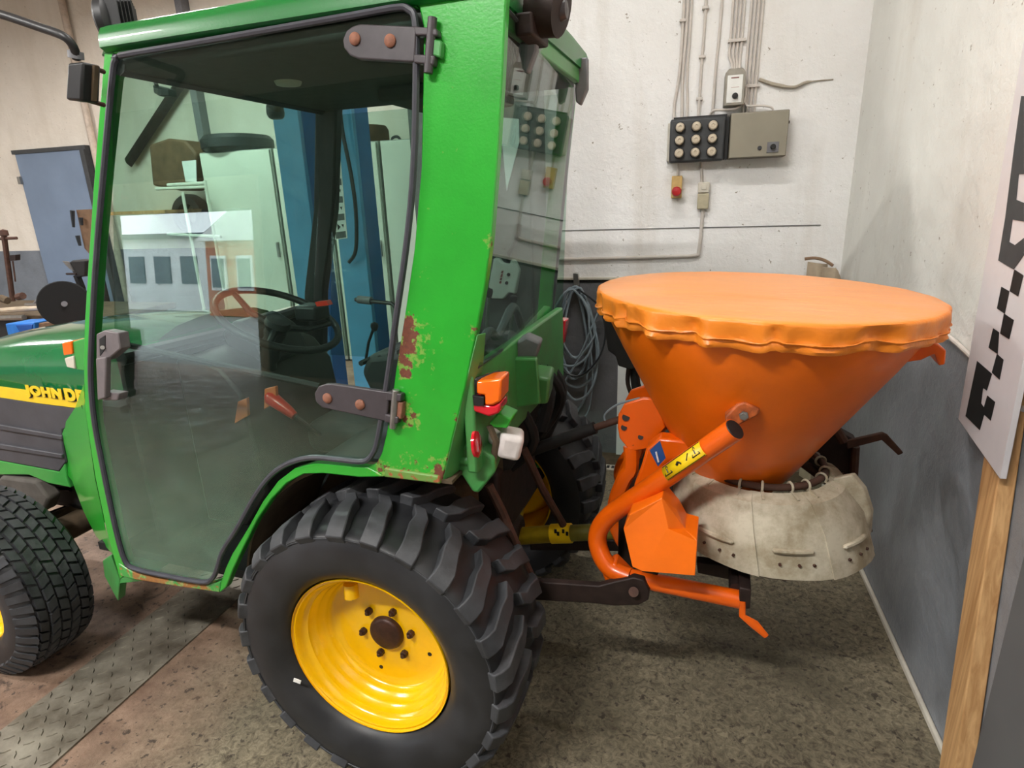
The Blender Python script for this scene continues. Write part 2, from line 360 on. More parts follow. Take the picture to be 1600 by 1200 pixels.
# brown step with a perforated strip at the foot of the back wall
b = B().rbox((-.38, 1.93, .0), (1.33, 2.1, .006)); struct(b.build('trim_4', M['mud'], bevel=.003))
b = B().rbox((-.38, 1.875, .0), (1.0, 1.93, .012)); st = struct(b.build('trim_5', M['offwhite'], bevel=.003))
q = B()
for i in range(56): q.rbox((-.36+i*.024, 1.885, .011), (-.346+i*.024, 1.915, .0135))
tag(q.build('grating_slots', M['print'], st), kind='stuff')
b = B().rbox((XR-.012, -4.9, 0), (XR, 1.9, .02)); struct(b.build('baseboard_right', M['offwhite'], bevel=.004))
# sunk checker plate strip in the floor
p0, p1, p2, p3 = (-1.10, -1.8), (-1.10, 2.6), (-.852, 2.6), (-.852, -1.8)
b = B().rbox((-1.10, -3.5, 0), (-.852, 3.0, .006)); cp = tag(b.build('floor_plate', M['checker']), 'worn checkered steel cover strip laid in the floor between the front and rear tyres', 'floor plate')
q = B()
for i in range(70):
    for j in range(7):
        cx = -1.085+j*.036; cy = -1.3+i*.036; a = pi/4 if (i+j) % 2 else -pi/4
        dx, dy = cos(a)*.014, sin(a)*.014; ex, ey = -sin(a)*.0035, cos(a)*.0035
        q.hexa([rm(cx-dx, cy-dy, .0055), rm(cx+ex, cy+ey, .0055), rm(cx+dx, cy+dy, .0055), rm(cx-ex, cy-ey, .0055),
                rm(cx-dx*.8, cy-dy*.8, .009), rm(cx+ex*.6, cy+ey*.6, .009), rm(cx+dx*.8, cy+dy*.8, .009), rm(cx-ex*.6, cy-ey*.6, .009)])
tag(q.build('raised_tread', M['checker'], cp), kind='stuff')
# unseen fill lamps added over the bay for brightness
for i, (lx, ly, lz, pw) in enumerate(FILL_LAMPS):
    t = thing('fill_lamp', rm(lx, ly, lz), ['unseen fill lamp added over the rear of the bay near the gate', 'unseen fill lamp added over the front of the tractor', 'unseen fill lamp added above the blue lift', 'unseen fill lamp added over the workbench side', 'unseen fill lamp added above the orange spreader'][i], 'lamp', 'added ceiling fill lamps')
    B().rbox((lx-.68, ly-.09, lz+.03), (lx+.68, ly+.09, lz+.12)).build('fill_housing', M['white'], t)
    B().rbox((lx-.02, ly-.02, lz+.12), (lx+.02, ly+.02, H)).build('hanger', M['steel'], t)
    for s in (-.04, .04): B().cyl(rm(lx-.62, ly+s, lz+.012), rm(lx+.62, ly+s, lz+.012), .013, 10).build('fill_tube', M['lamp'], t)
# outside the gate
b = B().rbox((-30, -30, -.25), (25, YF-.2, -.02)); struct(b.build('ground', M['asphalt']))
hs = thing('house', rm(-15.6, -17, 0), 'terracotta house with white gable across the yard beyond the gate', 'house')
B().rbox((-17.3, -20, 0), (-13.6, -15, 2.6)).build('wall', M['orangehouse'], hs)
B().prism([rm(-17.6, -14.8, 2.6), rm(-13.3, -14.8, 2.6), rm(-15.4, -14.8, 3.9)], -RN*5.4).build('roof', M['whitetrim'], hs)
for wx in (-16.7, -15.5, -14.3):
    fr_ = B().rbox((wx-.35, -15.05, .9), (wx+.35, -14.93, 2.1)).build('window', M['whitetrim'], hs)
    B().rbox((wx-.27, -14.95, 1.0), (wx+.27, -14.9, 2.0)).build('pane', M['pane_dark'], fr_)
h2_ = thing('house', rm(-21.5, -19, 0), 'long white building with dark windows left of the terracotta house', 'house')
B().rbox((-26, -22, 0), (-18.2, -17, 2.9)).build('wall', M['whitetrim'], h2_)
B().rbox((-26.2, -22.2, 2.9), (-18, -16.8, 3.1)).build('roof', M['pane_dark'], h2_)
for i in range(5):
    B().rbox((-25.4+i*1.5, -17.03, 1.1), (-24.5+i*1.5, -16.95, 2.2)).build('window', M['pane_dark'], h2_)
# ------------------------------------------------------------------ TRACTOR
T = thing('tractor', (-.3, .55, 0), 'green compact tractor with enclosed glass cab and yellow wheel rims', 'tractor')
YC = .55
def tyre(b, x, ys, zc, R, prof):      # closed lathe about the Y axis; ys(y) maps local to world
    n = 72
    rings = [[V((x+cos(2*pi*j/n)*r, ys(y), zc+sin(2*pi*j/n)*r)) for j in range(n)] for r, y in prof]
    return b.ring(rings, True, False)
RR = .365
PROF = [(.2085, .012), (.214, -.004), (.235, -.020), (.262, -.028), (.290, -.029), (.312, -.025), (.3225, -.021), (.327, -.0235), (.331, -.019), (.335, -.006), (.338, .02),
        (.340, .07), (.341, .125), (.340, .18), (.338, .23), (.332, .262), (.318, .277), (.285, .28), (.25, .276), (.218, .258), (.2085, .24)]
def lugs(b, x, ys, zc, R, nl, mirror):
    def P(phi, r, y): return V((x+cos(phi)*r, ys(y), zc+sin(phi)*r))
    for side in (0, 1):
        for i in range(nl):
            p0 = 2*pi*(i+.5*side)/nl
            # nodes: y, angular offset, top radius, bottom radius, half width (rad)
            nodes = [(.116, -.01, R, .335, .044), (.085, .05, R, .335, .046), (.050, .065, R-.001, .333, .054), (.0, .115, R-.006, .325, .060), (-.018, .122, R-.017, .317, .063), (-.032, .122, .334, .306, .066)]
            rings = []
            for y, dp, rt, rb, hw in nodes:
                yy = y if side == 0 else .25-y
                k = p0-dp*mirror
                y2 = yy+(.014 if side == 0 else -.014) if y < 0 else yy
                rings.append([P(k-hw*1.12, rb, y2), P(k+hw*1.12, rb, y2), P(k+hw, rt, yy), P(k-hw, rt, yy)])
            b.ring(rings)
def rear_wheel(name, ys, zc, x, label, sgn):
    wobj = B(); tyre(wobj, x, ys, zc, RR, PROF); t = wobj.build('rear_wheel', M['sidewall'], T); t['label'] = label
    ROOTLOC[t.name] = ROOTLOC[T.name]
    lb = B(); lugs(lb, x, ys, zc, RR, 25, sgn); lb.build('tread_lugs', M['rubber'], t, bevel=.003)
    # ridge line on the sidewall
    n = 72
    B().tube([V((x+cos(2*pi*j/n)*.3235, ys(-.0225), zc+sin(2*pi*j/n)*.3235)) for j in range(n)], .0022, 6, True).build('sidewall_bead', M['rubber'], t)
    c = V((x, ys(0), zc)); axd = V((0, ys(1)-ys(0), 0))
    rimp = [(.2065, -.001), (.2075, .003), (.2045, .006), (.1995, .005), (.1965, .012), (.1955, .022), (.190, .028), (.1835, .032), (.182, .044), (.1765, .050), (.1735, .056), (.1725, .068), (.1665, .073), (.163, .080), (.161, .089), (.154, .095), (.13, .0955), (.0, .0955),
            (0, .11), (.158, .11), (.172, .095), (.20, .03), (.20, .22), (.2065, .245), (.212, .245), (.205, .012)]
    B().lathe(rimp, c, axd, 72, False, False).build('rim', M['yellow'], t, ang=50)
    rim = t
    B().lathe([(0, .08), (.036, .08), (.042, .083), (.0445, .088), (.0445, .0965)], c, axd, 32).build('hub_cap', M['hub'], rim)
    for k in range(6):
        a = k*pi/3+.17; p = c+V((cos(a)*.068, 0, sin(a)*.068))
        B().cyl(p+axd*.0965, p+axd*.084, .0095, 6).cyl(p+axd*.097, p+axd*.078, .005, 10).build('wheel_bolt', M['hub'], rim, bevel=.001)
    for k in range(3):
        a = radians([140, 255, 340][k]); p = c+V((cos(a)*.118, 0, sin(a)*.118)); B().cyl(p+axd*.0965, p+axd*.0945, .0055, 10).build('rim_hole', M['print'], rim)
    if sgn > 0:
        p = c+V((-.055, 0, .155))
        B().lathe([(.017, .0), (.017, .034), (.0135, .034), (.0135, .004), (0, .004)], p+V((-.002, .052, .0)), V((.05, -.1, -.9)), 20).build('valve_guard', M['yellow'], rim)
        B().cyl(p+V((0, .055, -.004)), p+V((.003, .05, -.03)), .004, 8).build('valve', M['steel'], rim)
    return t
rear_wheel('rear_wheel', lambda y: y, .362, 0, 'rear wheel nearest the camera with ag tread and deep yellow rim', 1)
rear_wheel('rear_wheel', lambda y: 2*YC-y, .362, 0, 'rear wheel on the far side, inner face in shade', -1)
B().prism([at(x, y, -.0285) for x, y in [(459, 1060), (470, 1064), (469, 1069), (458, 1065)]], (0, .002, 0)).build('white_chip', M['white'], T)
# axle and gearbox
B().cyl((0, .12, .362), (0, .98, .362), .05, 16).lathe([(.05, 0), (.09, .03), (.1, .12), (.06, .2)], (0, .26, .362), (0, 1, 0), 24).lathe([(.05, 0), (.09, -.03), (.1, -.12), (.06, -.2)], (0, .84, .362), (0, 1, 0), 24).build('rear_axle', M['grime'], T)
B().box((-.75, .42, .26), (.13, .68, .56)).box((-.1, .36, .5), (.12, .74, .66)).build('gearbox', M['grime'], T, bevel=.03)
B().box((.1, .38, .46), (.2, .72, .68)).lathe([(.06, 0), (.05, .05), (.05, .07)], (.13, .55, .41), (1, 0, 0), 20).build('hitch_housing', M['darkiron'], T, bevel=.015)
B().box((.02, .30, .44), (.14, .40, .66)).build('axle_bracket', M['mud'], T, bevel=.02)
B().tube([(.1, .66, .66), (.17, .66, .52), (.15, .66, .4)], .02, 8).build('yellow_bracket', M['yellowshaft'], T)
# wheel arch lining and inner fender
def arc_band(R0, R1, y0, y1, a0, a1, n=24):
    b = B(); rings = []
    for i in range(n+1):
        a = radians(a0+(a1-a0)*i/n); c_, s_ = cos(a), sin(a)
        rings.append([V((c_*r, y, .36+s_*r)) for r, y in ((R0, y0), (R0, y1), (R1, y1), (R1, y0))])
    return b.ring(rings)
arc_band(.43, .437, .115, .40, 82, 188).build('wheel_arch_liner', M['mud'], T)
B().box((-.06, .10, .782), (.20, .42, .79)).build('arch_top_liner', M['mud'], T)
arc_band(.44, .447, .13, .42, 80, 186).build('inner_fender', M['blacksoft'], T)
arc_band(.43, .447, .70, .97, 60, 188).build('far_fender', M['blacksoft'], T)
B().add([(.0, .415, .2), (-.44, .415, .36), (-.42, .415, .5), (-.3, .415, .68), (-.1, .415, .79), (.2, .415, .79), (.2, .415, .6), (.05, .415, .3)], [tuple(range(8))]).build('inner_arch_wall', M['mud'], T)

# --- cab shell on the near side
TH = -SN*.022
def ply(pix, off=0, th=.022): return B().prism([sp(x, y, off) for x, y in pix], -SN*th)
RP = [(640, -6), (655, 12), (661, 40), (661, 110), (658, 260), (647, 390), (631, 500), (618, 580), (610, 640), (603, 680), (596, 708), (588, 724), (575, 730), (600, 745), (640, 750), (686, 757), (691, 752), (712, 665), (728, 600), (744, 520), (757, 450), (768, 370), (777, 250), (785, 120), (790, 10), (793, -30)]
ply(RP).build('rear_side_panel', M['green'], T, bevel=.003)
ply([(600, 745), (575, 730), (530, 727), (490, 724), (460, 732), (434, 752), (410, 784), (386, 827), (362, 866), (352, 888), (345, 908), (343, 926), (353, 918), (364, 890), (378, 860), (402, 812), (424, 780), (448, 755), (474, 741), (505, 740), (560, 746)], .002).build('wheel_arch_flare', M['green'], T, bevel=.003)
B().prism([sp(600, 746, .006), sp(688, 757, .006), sp(686, 744, .006), (sp(600, 731, .006))], -SN*.04).build('lower_edge_flange', paint('rusty_flange', (110, 150, 70), .5, rust=(120, 74, 48), chips=.56, coat=0), T, bevel=.004)
ply([(345, 908), (343, 926), (280, 917), (205, 905), (188, 900), (184, 880), (205, 893), (250, 904), (322, 915)], .003, .03).build('door_sill', M['green_low'], T, bevel=.003)
ply([(163, 75), (155, 170), (145, 300), (137, 420), (132, 500), (130, 560), (132, 640), (148, 745), (166, 830), (187, 906), (196, 898), (194, 884), (179, 834), (160, 745), (144, 664), (139, 590), (140, 520), (147, 400), (159, 250), (172, 120), (182, 88), (170, 70)], .0, .035).build('front_pillar', M['green'], T, bevel=.003)
ply([(163, 76), (400, 39), (640, -2), (652, 12), (622, 8), (560, 19), (400, 47), (184, 86)], .0, .03).build('door_header', M['green'], T, bevel=.003)
# --- door: pane, seal, hinges, handle
DO = [(190, 88), (290, 71), (400, 52), (560, 24), (622, 13), (640, 16), (650, 32), (652, 100), (648, 260), (637, 380), (620, 500), (606, 600), (593, 680), (585, 706), (570, 720), (530, 717), (490, 714), (455, 722), (425, 742), (400, 775), (375, 820), (350, 860), (342, 885), (334, 902), (318, 908), (260, 898), (215, 888), (198, 876), (184, 830), (165, 740), (150, 660), (144, 590), (146, 520), (153, 400), (166, 250), (178, 120), (183, 95)]
DS = cat_rom([sp(x, y, .004) for x, y in DO], 4, True)
DOOR = B().prism([p for p in DS], -SN*.005).build('cab_door', M['glass_door'], T, smooth=False); DOOR['label'] = 'near side tinted glass cab door with dusty lower half'
B().tube([p+SN*.004 for p in DS], .0068, 8, True).build('door_seal', M['seal'], DOOR)
def hinge(plate, arms, pin, mid, midmat):
    h = B().prism([sp(x, y, .016) for x, y in plate], -SN*.014)
    for a in arms: h.prism([sp(x, y, .018) for x, y in a], -SN*.018)
    hh = h.build('door_hinge', M['hinge'], T, bevel=.003, seg=3)
    return hh
h1 = hinge([(650, 41), (648, 97), (640, 97), (560, 92), (546, 86), (537, 75), (535, 62), (541, 48), (550, 41), (561, 37)], [[(646, 40), (682, 44), (684, 56), (648, 55)], [(646, 84), (679, 86), (677, 102), (646, 98)]], 0, 0, 0)
B().cyl(sp(676, 27, .012), sp(669, 115, .012), .0085, 14).build('hinge_pin', M['hinge'], h1, bevel=.001)
B().prism([sp(x, y, .014) for x, y in [(666, 59), (690, 63), (688, 90), (665, 84)]], -SN*.02).build('hinge_bracket', M['green_pale'], h1, bevel=.003)
h2 = hinge([(608, 613), (604, 659), (520, 641), (503, 637), (493, 628), (491, 615), (497, 604), (508, 600), (520, 600)], [[(604, 612), (627, 616), (626, 628), (602, 626)], [(601, 647), (622, 652), (621, 663), (600, 660)]], 0, 0, 0)
B().cyl(sp(619, 609, .012), sp(614, 669, .012), .0085, 14).build('hinge_pin', M['steel'], h2, bevel=.001)
B().prism([sp(x, y, .014) for x, y in [(611, 627), (629, 629), (627, 656), (609, 650)]], -SN*.02).build('hinge_bracket', M['rust'], h2, bevel=.003)
for hb, (x, y) in ((h1, (555, 61)), (h1, (610, 64)), (h2, (512, 622)), (h2, (563, 632))):
    c = sp(x, y, .016); B().lathe([(.0115, 0), (.0115, .003), (.009, .0055), (.004, .007), (0, .0072)], c, SN, 20).build('hinge_bolt', M['rust'], hb)
hd = B().prism([sp(x, y, .035) for x, y in [(150, 522), (163, 516), (184, 520), (188, 545), (168, 562), (150, 568)]], -SN*.03)
hd.prism([sp(x, y, .045) for x, y in [(149, 560), (165, 558), (164, 622), (152, 626)]], -SN*.016).prism([sp(x, y, .03) for x, y in [(160, 612), (185, 615), (183, 626), (160, 626)]], -SN*.03)
hdo = hd.build('door_handle', simple('grey_brown_handle', (112, 104, 106), .45), DOOR, bevel=.003)
B().prism([sp(x, y, .0365) for x, y in [(155, 530), (164, 524), (164, 545), (156, 556)]], -SN*.003).build('lock_cylinder', M['print'], DOOR)
B().cyl(sp(160, 543, .042), sp(161, 543, .03), .005, 12).build('lock_screw', M['steel'], DOOR)
B().cyl(sp(180, 535, -.012), sp(500, 604, -.012), .008, 8).build('door_pull_bar', M['black'], DOOR)
# --- roof
def roof_pt(x, y, z): return V((x, y, z))
n = 12; rings = []
prof = [(.160, 1.704), (.147, 1.712), (.149, 1.735), (.158, 1.752), (.18, 1.762), (.35, 1.772), (.55, 1.776), (.75, 1.772), (.92, 1.762), (.942, 1.752), (.951, 1.735), (.953, 1.712), (.94, 1.704)]
for xx, sh, dz in [(-.635, .05, -.03), (-.622, .02, -.012), (-.60, .0, 0), (-.3, 0, .004), (0, 0, .004), (.27, 0, 0), (.305, 0, -.004), (.318, .012, -.012)]:
    rings.append([V((xx+(.025 if abs(y-YC) > .39 and xx < -.6 else 0), YC+(y-YC)*(1-sh), 1.704+(z-1.704)*(1 if dz > -.005 else 1+dz*14))) for y, z in prof])
ro = B().ring(rings).build('roof', M['green_roof'], T, ang=50)
B().box((-.58, .17, 1.668), (.27, .93, 1.704)).box((-.2, .62, 1.63), (.1, .92, 1.67)).build('headliner', M['headliner'], T, bevel=.012)
B().tube([(-.585, .17, 1.68), (-.585, .93, 1.68)], .022, 8).build('windscreen_header', M['black'], T)
B().box((.296, .165, 1.668), (.312, .94, 1.705)).build('rear_roof_flange', M['green_pale'], T, bevel=.003)
B().lathe([(.035, 0), (.03, -.01), (0, -.014)], (-.35, .45, 1.67), (0, 0, 1), 20).build('cab_light', M['offwhite'], T)
# --- far side and corner pillars
def bar(b, pts, wx, wy):
    pts = [V(p) for p in pts]
    b.ring([[p+V((sx*wx/2, sy*wy/2, 0)) for sx, sy in ((-1, -1), (1, -1), (1, 1), (-1, 1))] for p in pts]); return b
bar(B(), [(-.56, .93, 1.69), (-.66, .985, 1.35), (-.76, 1.0, 1.05), (-.80, 1.0, .8), (-.74, 1.0, .42)], .085, .04).build('far_front_pillar', M['black'], T, bevel=.006)
bar(B(), [(.26, .94, 1.69), (.20, .935, 1.2), (.17, .89, .8)], .05, .035).build('far_rear_pillar', M['green'], T, bevel=.006)
NP = [sp(x, y, -.03) for x, y in [(186, 92), (176, 170), (164, 290), (154, 400), (148, 520), (148, 600), (156, 690), (168, 760), (184, 840), (198, 880)]]
B().tube(cat_rom(NP, 3), .014, 8).build('near_front_pillar', M['hinge'], T)
B().box((-.80, .17, .40), (-.785, .96, .98)).build('firewall', M['grime'], T)
B().tube([(-.755, .15, 1.0), (-.77, .55, .985), (-.755, .98, 1.0)], .02, 8).build('windscreen_sill', M['black'], T)
B().box((-.75, .98, .40), (.2, 1.0, .62)).build('far_lower_panel', M['green_low'], T)
B().prism([(-.60, .165, 1.665), (-.76, .14, 1.02), (-.76, .97, 1.02), (-.60, .945, 1.665)], (.004, 0, .001)).build('windscreen', M['glass'], T, smooth=False)
B().prism([(-.57, .957, 1.66), (.26, .957, 1.66), (.21, .995, .8), (-.73, .995, .8)], (0, .005, 0)).build('far_door_pane', M['glass'], T, smooth=False)
B().box((-1.0, .13, .40), (.16, .96, .425)).build('cab_floor', M['grime'], T)
B().box((-.935, .14, .40), (-.92, .96, .86)).box((-.93, .14, .85), (-.79, .96, .865)).build('front_bulkhead', M['grime'], T)
# sun visor strut and mirror bits
B().tube([at(238, 120, .5), at(246, 135, .5)], .006, 6).prism([at(x, y, .5) for x, y in [(238, 132), (262, 138), (264, 150), (248, 150), (240, 145)]], (.0, .03, 0)).build('inside_mirror', M['black'], T, bevel=.004)
B().lathe([(.0, -.03), (.025, -.028), (.03, -.01), (.028, .02)], at(430, 172, .9), (0, 0, 1), 16).build('wiper_motor', M['black'], T, bevel=.008)
# --- rear window and body
def rwp(y, z): return V((.285+(z-1.3)*.11-(y-.12)*.055, y, z))
rwin = B().prism([rwp(.142, 1.035), rwp(.905, 1.0), rwp(.93, 1.672), rwp(.187, 1.69)], (.005, 0, 0)).build('rear_window', M['glass'], T, smooth=False)
B().tube([rwp(.142, 1.035), rwp(.905, 1.0), rwp(.93, 1.672), rwp(.187, 1.69)], .005, 6, True).build('rear_window_seal', M['seal'], rwin)
for y in (.36, .86):
    B().prism([V((.335, y-.012, 1.73)), V((.305, y-.012, 1.73)), V((.300, y-.012, 1.65)), V((.302, y-.012, 1.62)), V((.315, y-.012, 1.61)), V((.335, y-.012, 1.65))], (0, .024, 0)).build('window_hinge_arm', M['greyplastic'], rwin, bevel=.004)
B().box((.225, .125, .80), (.25, .89, 1.03)).build('rear_lower_panel', M['green_pale'], T, bevel=.006)
B().prism([sp(691, 752, .0), sp(745, 521, .0), at(741, 585, .16), at(712, 735, .16)], (.012, .02, 0)).build('rear_corner_post', M['green_pale'], T, bevel=.004)
# moulded lower fender corner
B().prism([at(x, y, .155) for x, y in [(698, 716), (735, 690), (772, 716), (775, 738), (748, 772), (738, 770), (722, 745), (700, 733)]], (-.015, .10, .01)).build('fender_corner', M['green_pale'], T, bevel=.012, seg=3)
B().box((.06, .15, .80), (.235, .40, .825)).build('fender_top', M['green_pale'], T, bevel=.01)
B().prism([at(735, 655, .17), at(728, 600, .17), at(790, 590, .26), at(800, 650, .30), at(752, 700, .22)], (-.02, .02, 0)).build('lamp_plate', M['green_pale'], T, bevel=.004)
# tail lamp cluster
def lampbox(px, Y, d, mat, name, par, bev=.005): return B().prism([at(x, y, Y) for x, y in px], d).build(name, mat, par, bevel=bev)
tl = lampbox([(735, 592), (745, 590), (745, 648), (733, 645)], .135, (.03, .07, 0), M['black'], 'tail_lamp', T)
lampbox([(744, 596), (783, 592), (782, 628), (770, 634), (757, 634), (757, 618), (744, 616)], .125, (-.004, .065, 0), M['orangelens'], 'indicator_lens', tl)
lampbox([(738, 618), (756, 620), (757, 634), (770, 635), (782, 629), (780, 646), (764, 652), (736, 642)], .128, (-.004, .062, 0), M['redlens'], 'brake_lens', tl)
lampbox([(738, 618), (756, 621), (756, 635), (740, 634)], .1245, (0, .01, 0), M['black'], 'lamp_base_plate', tl, .001)
B().prism([at(x, y, .16) for x, y in [(764, 662), (778, 646), (799, 655), (792, 670), (772, 668)]], (.0, .05, .004)).build('step_tab', M['green'], T, bevel=.003)
c = at(745, 693, .13); B().lathe([(.0, -.004), (.03, -.004), (.03, .002), (.02, .006), (0, .007)], c, V((1, .12, .1)), 24).build('reflector', M['redlens'], T)
B().tube([at(765, 665, .17), at(775, 690, .17), at(770, 725, .17)], .008, 6).build('reflector_bracket', M['mud'], T)
c = at(798, 692, .2); b = B()
b.box((-.026, -.03, -.03), (.026, .03, .03), lambda q: c+Matrix.Rotation(.25, 3, 'Y') @ Matrix.Rotation(.3, 3, 'Z') @ q).cyl(c+V((-.02, 0, 0)), c+V((-.06, .02, .01)), .018, 12)
b.build('taped_socket', M['clothwhite'], T, bevel=.012, seg=3)
B().prism([at(x, y, .42) for x, y in [(806, 535), (822, 526), (845, 536), (838, 560), (806, 562)]], (-.01, .06, 0)).build('rear_work_lamp', M['greyplastic'], T, bevel=.006)
B().prism([at(x, y, .45) for x, y in [(812, 595), (835, 588), (860, 592), (856, 632), (818, 633)]], (-.02, .12, 0)).build('green_bracket_box', M['green_pale'], T, bevel=.008)
B().prism([at(x, y, .40) for x, y in [(800, 560), (840, 560), (845, 632), (790, 640), (770, 690), (755, 690), (770, 600)]], (-.01, .03, 0)).build('rear_bracket_plate', M['green_pale'], T, bevel=.006)
ft = B().prism([at(x, y, .96) for x, y in [(853, 503), (862, 500), (862, 538), (852, 536)]], (0, .05, 0)).build('far_tail_lamp', M['black'], T, bevel=.003)
B().prism([at(x, y, .95) for x, y in [(862, 498), (884, 501), (878, 540), (862, 538)]], (0, .05, 0)).build('lens', M['redlens'], ft, bevel=.004)
B().tube([at(856, 535, .97), at(848, 575, .97), at(838, 600, .97)], .009, 6).build('far_lamp_bracket', M['black'], T)
B().prism([at(x, y, 1.0) for x, y in [(848, 560), (862, 556), (858, 590), (846, 586)]], (0, .02, 0)).build('far_reflector', M['redlens'], T)
B().box((-.12, .74, .80), (.18, .93, .93)).build('side_console', M['black'], T, bevel=.02)
for lx_, ly_, hh_ in ((.02, .78, .16), (.08, .84, .13), (-.04, .86, .12)):
    lv_ = B().tube([(lx_, ly_, .92), (lx_+.02, ly_, .92+hh_)], .006, 8).build('console_lever', M['steel'], T)
    B().lathe([(0, .016), (.012, .01), (.013, 0), (.008, -.014), (0, -.018)], (lx_+.021, ly_, .93+hh_), (0, 0, 1), 14).build('knob', M['black'], lv_)
B().tube(cat_rom([(.16, .3, .98), (.18, .4, 1.05), (.17, .5, 1.02), (.18, .6, 1.08), (.17, .7, 1.0)], 4), .012, 8).build('cab_cable', M['greyplastic'], T)
# black clutter behind: hoses and valve stack
for pts, r in ([(.2, .6, .95), (.27, .62, .84), (.25, .6, .72)], .02), ([(.2, .68, .93), (.29, .7, .8), (.22, .7, .66)], .014), ([(.18, .8, .9), (.26, .82, .78), (.2, .8, .6)], .018), ([(.2, .5, .86), (.27, .48, .74), (.17, .5, .62)], .014):
    B().tube(cat_rom(pts, 5), r, 8).build('hydraulic_hose', M['grime'], T)
B().box((.13, .42, .66), (.22, .86, .8)).build('hydraulic_block', M['grime'], T, bevel=.02)
# lift links
def flatbar(px, Y, w_, th):
    return None
B().prism([at(x, y, .30) for x, y in [(832, 909), (935, 916), (965, 908), (990, 903), (1006, 907), (1015, 922), (1013, 938), (998, 946), (960, 947), (925, 943), (835, 938), (826, 925)]], (0, .022, 0)).build('lower_link', M['darkiron'], T, bevel=.003)
B().cyl(at(990, 925, .288), at(990, 925, .34), .012, 14).build('link_pin', M['iron'], T)
B().prism([at(x, y, .80) for x, y in [(828, 838), (980, 846), (985, 862), (828, 860)]], (0, .02, 0)).build('lower_link', M['darkiron'], T, bevel=.003)
B().tube([at(764, 758, .28), at(785, 800, .28), at(806, 850, .29), at(838, 915, .29)], [.011, .012, .012, .009], 8).build('lift_rod', M['iron'], T)
B().tube([at(818, 700, .45), at(848, 765, .45), at(880, 820, .5)], .011, 8).build('lift_rod', M['iron'], T)
# --- front cowl cheek, hood, grille
B().add([sp(131, 600), sp(133, 640), sp(148, 745), sp(166, 830), sp(180, 870), at(150, 838, .20), at(131, 800, .24), at(112, 750, .27), at(99, 735, .28), at(101, 700, .28), at(95, 680, .28), at(97, 668, .28), at(118, 636, .24)],
        [(0, 1, 12), (1, 10, 11, 12), (1, 9, 10), (1, 2, 8, 9), (2, 7, 8), (2, 3, 6, 7), (3, 4, 5, 6)][0:1] and [(0, 1, 10, 11, 12), (1, 2, 7, 8, 9, 10), (2, 3, 6, 7), (3, 4, 5, 6)]).build('cowl_side', M['green'], T)
b = B().prism([at(172, 868, .10), at(160, 876, .12), at(163, 900, .12), at(184, 940, .10), at(187, 905, .10)], (-.004, .03, 0)).prism([at(163, 880, .12), at(190, 870, .11), at(225, 908, .11), at(183, 913, .1)], (0, .1, .002)); b.build('step_bracket', M['green_pale'], T, bevel=.003)
def hoodsec(x, k, zt):   # half width k, top zt
    h = [(-1, .60), (-1, .80), (-1, .885), (-.985, .925), (-.93, .965), (-.84, .99), (-.6, 1.012), (-.3, 1.022), (0, 1.026)]
    pts = [(YC+a*k, .60+(z-.60)*(zt-.60)/(1.026-.60)) for a, z in h]; pts += [(2*YC-y, z) for y, z in pts[-2::-1]]
    return [V((x, y, z)) for y, z in pts]
HB = B().ring([hoodsec(x, k, zt) for x, k, zt in [(-.81, .272, 1.052), (-1.1, .27, 1.038), (-1.4, .262, 1.01), (-1.7, .245, .965), (-1.95, .21, .89), (-2.02, .18, .8)]])
hood = HB.build('hood', M['hood'], T, ang=60)
# black side grille with ribs, green lower skirt
def hy(x): return .55-(.272-(abs(x)-.86)*.02)
def sidepoly(px, off): return [at(x, y, .272-off) for x, y in px]
B().prism(sidepoly([(-140, 604), (0, 621), (60, 630), (140, 640), (118, 662), (97, 672), (98, 700), (103, 722), (92, 737), (0, 720), (-140, 694)], .004), (0, .02, 0)).build('side_grille', M['grille'], T, bevel=.004)
for ya, yb in ((664, 681), (694, 710)):
    B().prism(sidepoly([(-140, ya-30), (0, ya), (96, yb), (97, yb+7), (0, ya+8), (-140, ya-20)], .012), (0, .012, 0)).build('grille_rib', M['grille'], T, bevel=.003)
B().prism(sidepoly([(-140, 694), (0, 720), (92, 737), (101, 722), (104, 745), (110, 762), (75, 755), (45, 742), (0, 742), (-140, 715)], .002), (0, .03, 0)).build('hood_skirt', M['green_low'], T, bevel=.003)
dec = B().prism(sidepoly([(-160, 585), (0, 604), (50, 611), (134, 624), (140, 640), (60, 630), (0, 621), (-160, 600)], .0065), (0, .003, 0)).build('hood_stripe', M['decalyellow'], T)
for wd, (xa_, ya_), (xb_, yb_) in (('JOHN', (40, 609), (98, 616)), ('DE', (103, 616.5), (133, 620.5))):
    o_ = at(xa_, ya_, .2635); e_ = at(xb_, yb_, .2635); hgt = (at(xa_, ya_-9, .2635)-at(xa_, ya_+9, .2635)).length
    text('lettering_shadow', wd, M['print'], .06, o_+V((.0028, .0006, -.0028)), e_-o_, (0, 0, 1), T, .0006, bold=.0045, fit=((e_-o_).length, hgt))
    text('brand_lettering', wd, M['decalyellow'], .06, o_+V((0, -.003, 0)), e_-o_, (0, 0, 1), T, .0012, bold=.0040, fit=((e_-o_).length, hgt))
# side marker by the pillar
sm = B().prism([at(x, y, .19) for x, y in [(112, 534), (134, 528), (134, 580), (120, 578), (112, 555)]], (0, .06, 0)).build('marker_bracket', M['green_low'], T, bevel=.003)
B().prism([at(x, y, .185) for x, y in [(96, 536), (111, 533), (113, 553), (99, 556)]], (0, .05, 0)).build('orange_marker', M['orangelens'], sm, bevel=.003)
B().prism([at(x, y, .185) for x, y in [(100, 560), (114, 556), (117, 577), (104, 574)]], (0, .05, 0)).build('clear_marker', M['offwhite'], sm, bevel=.003)
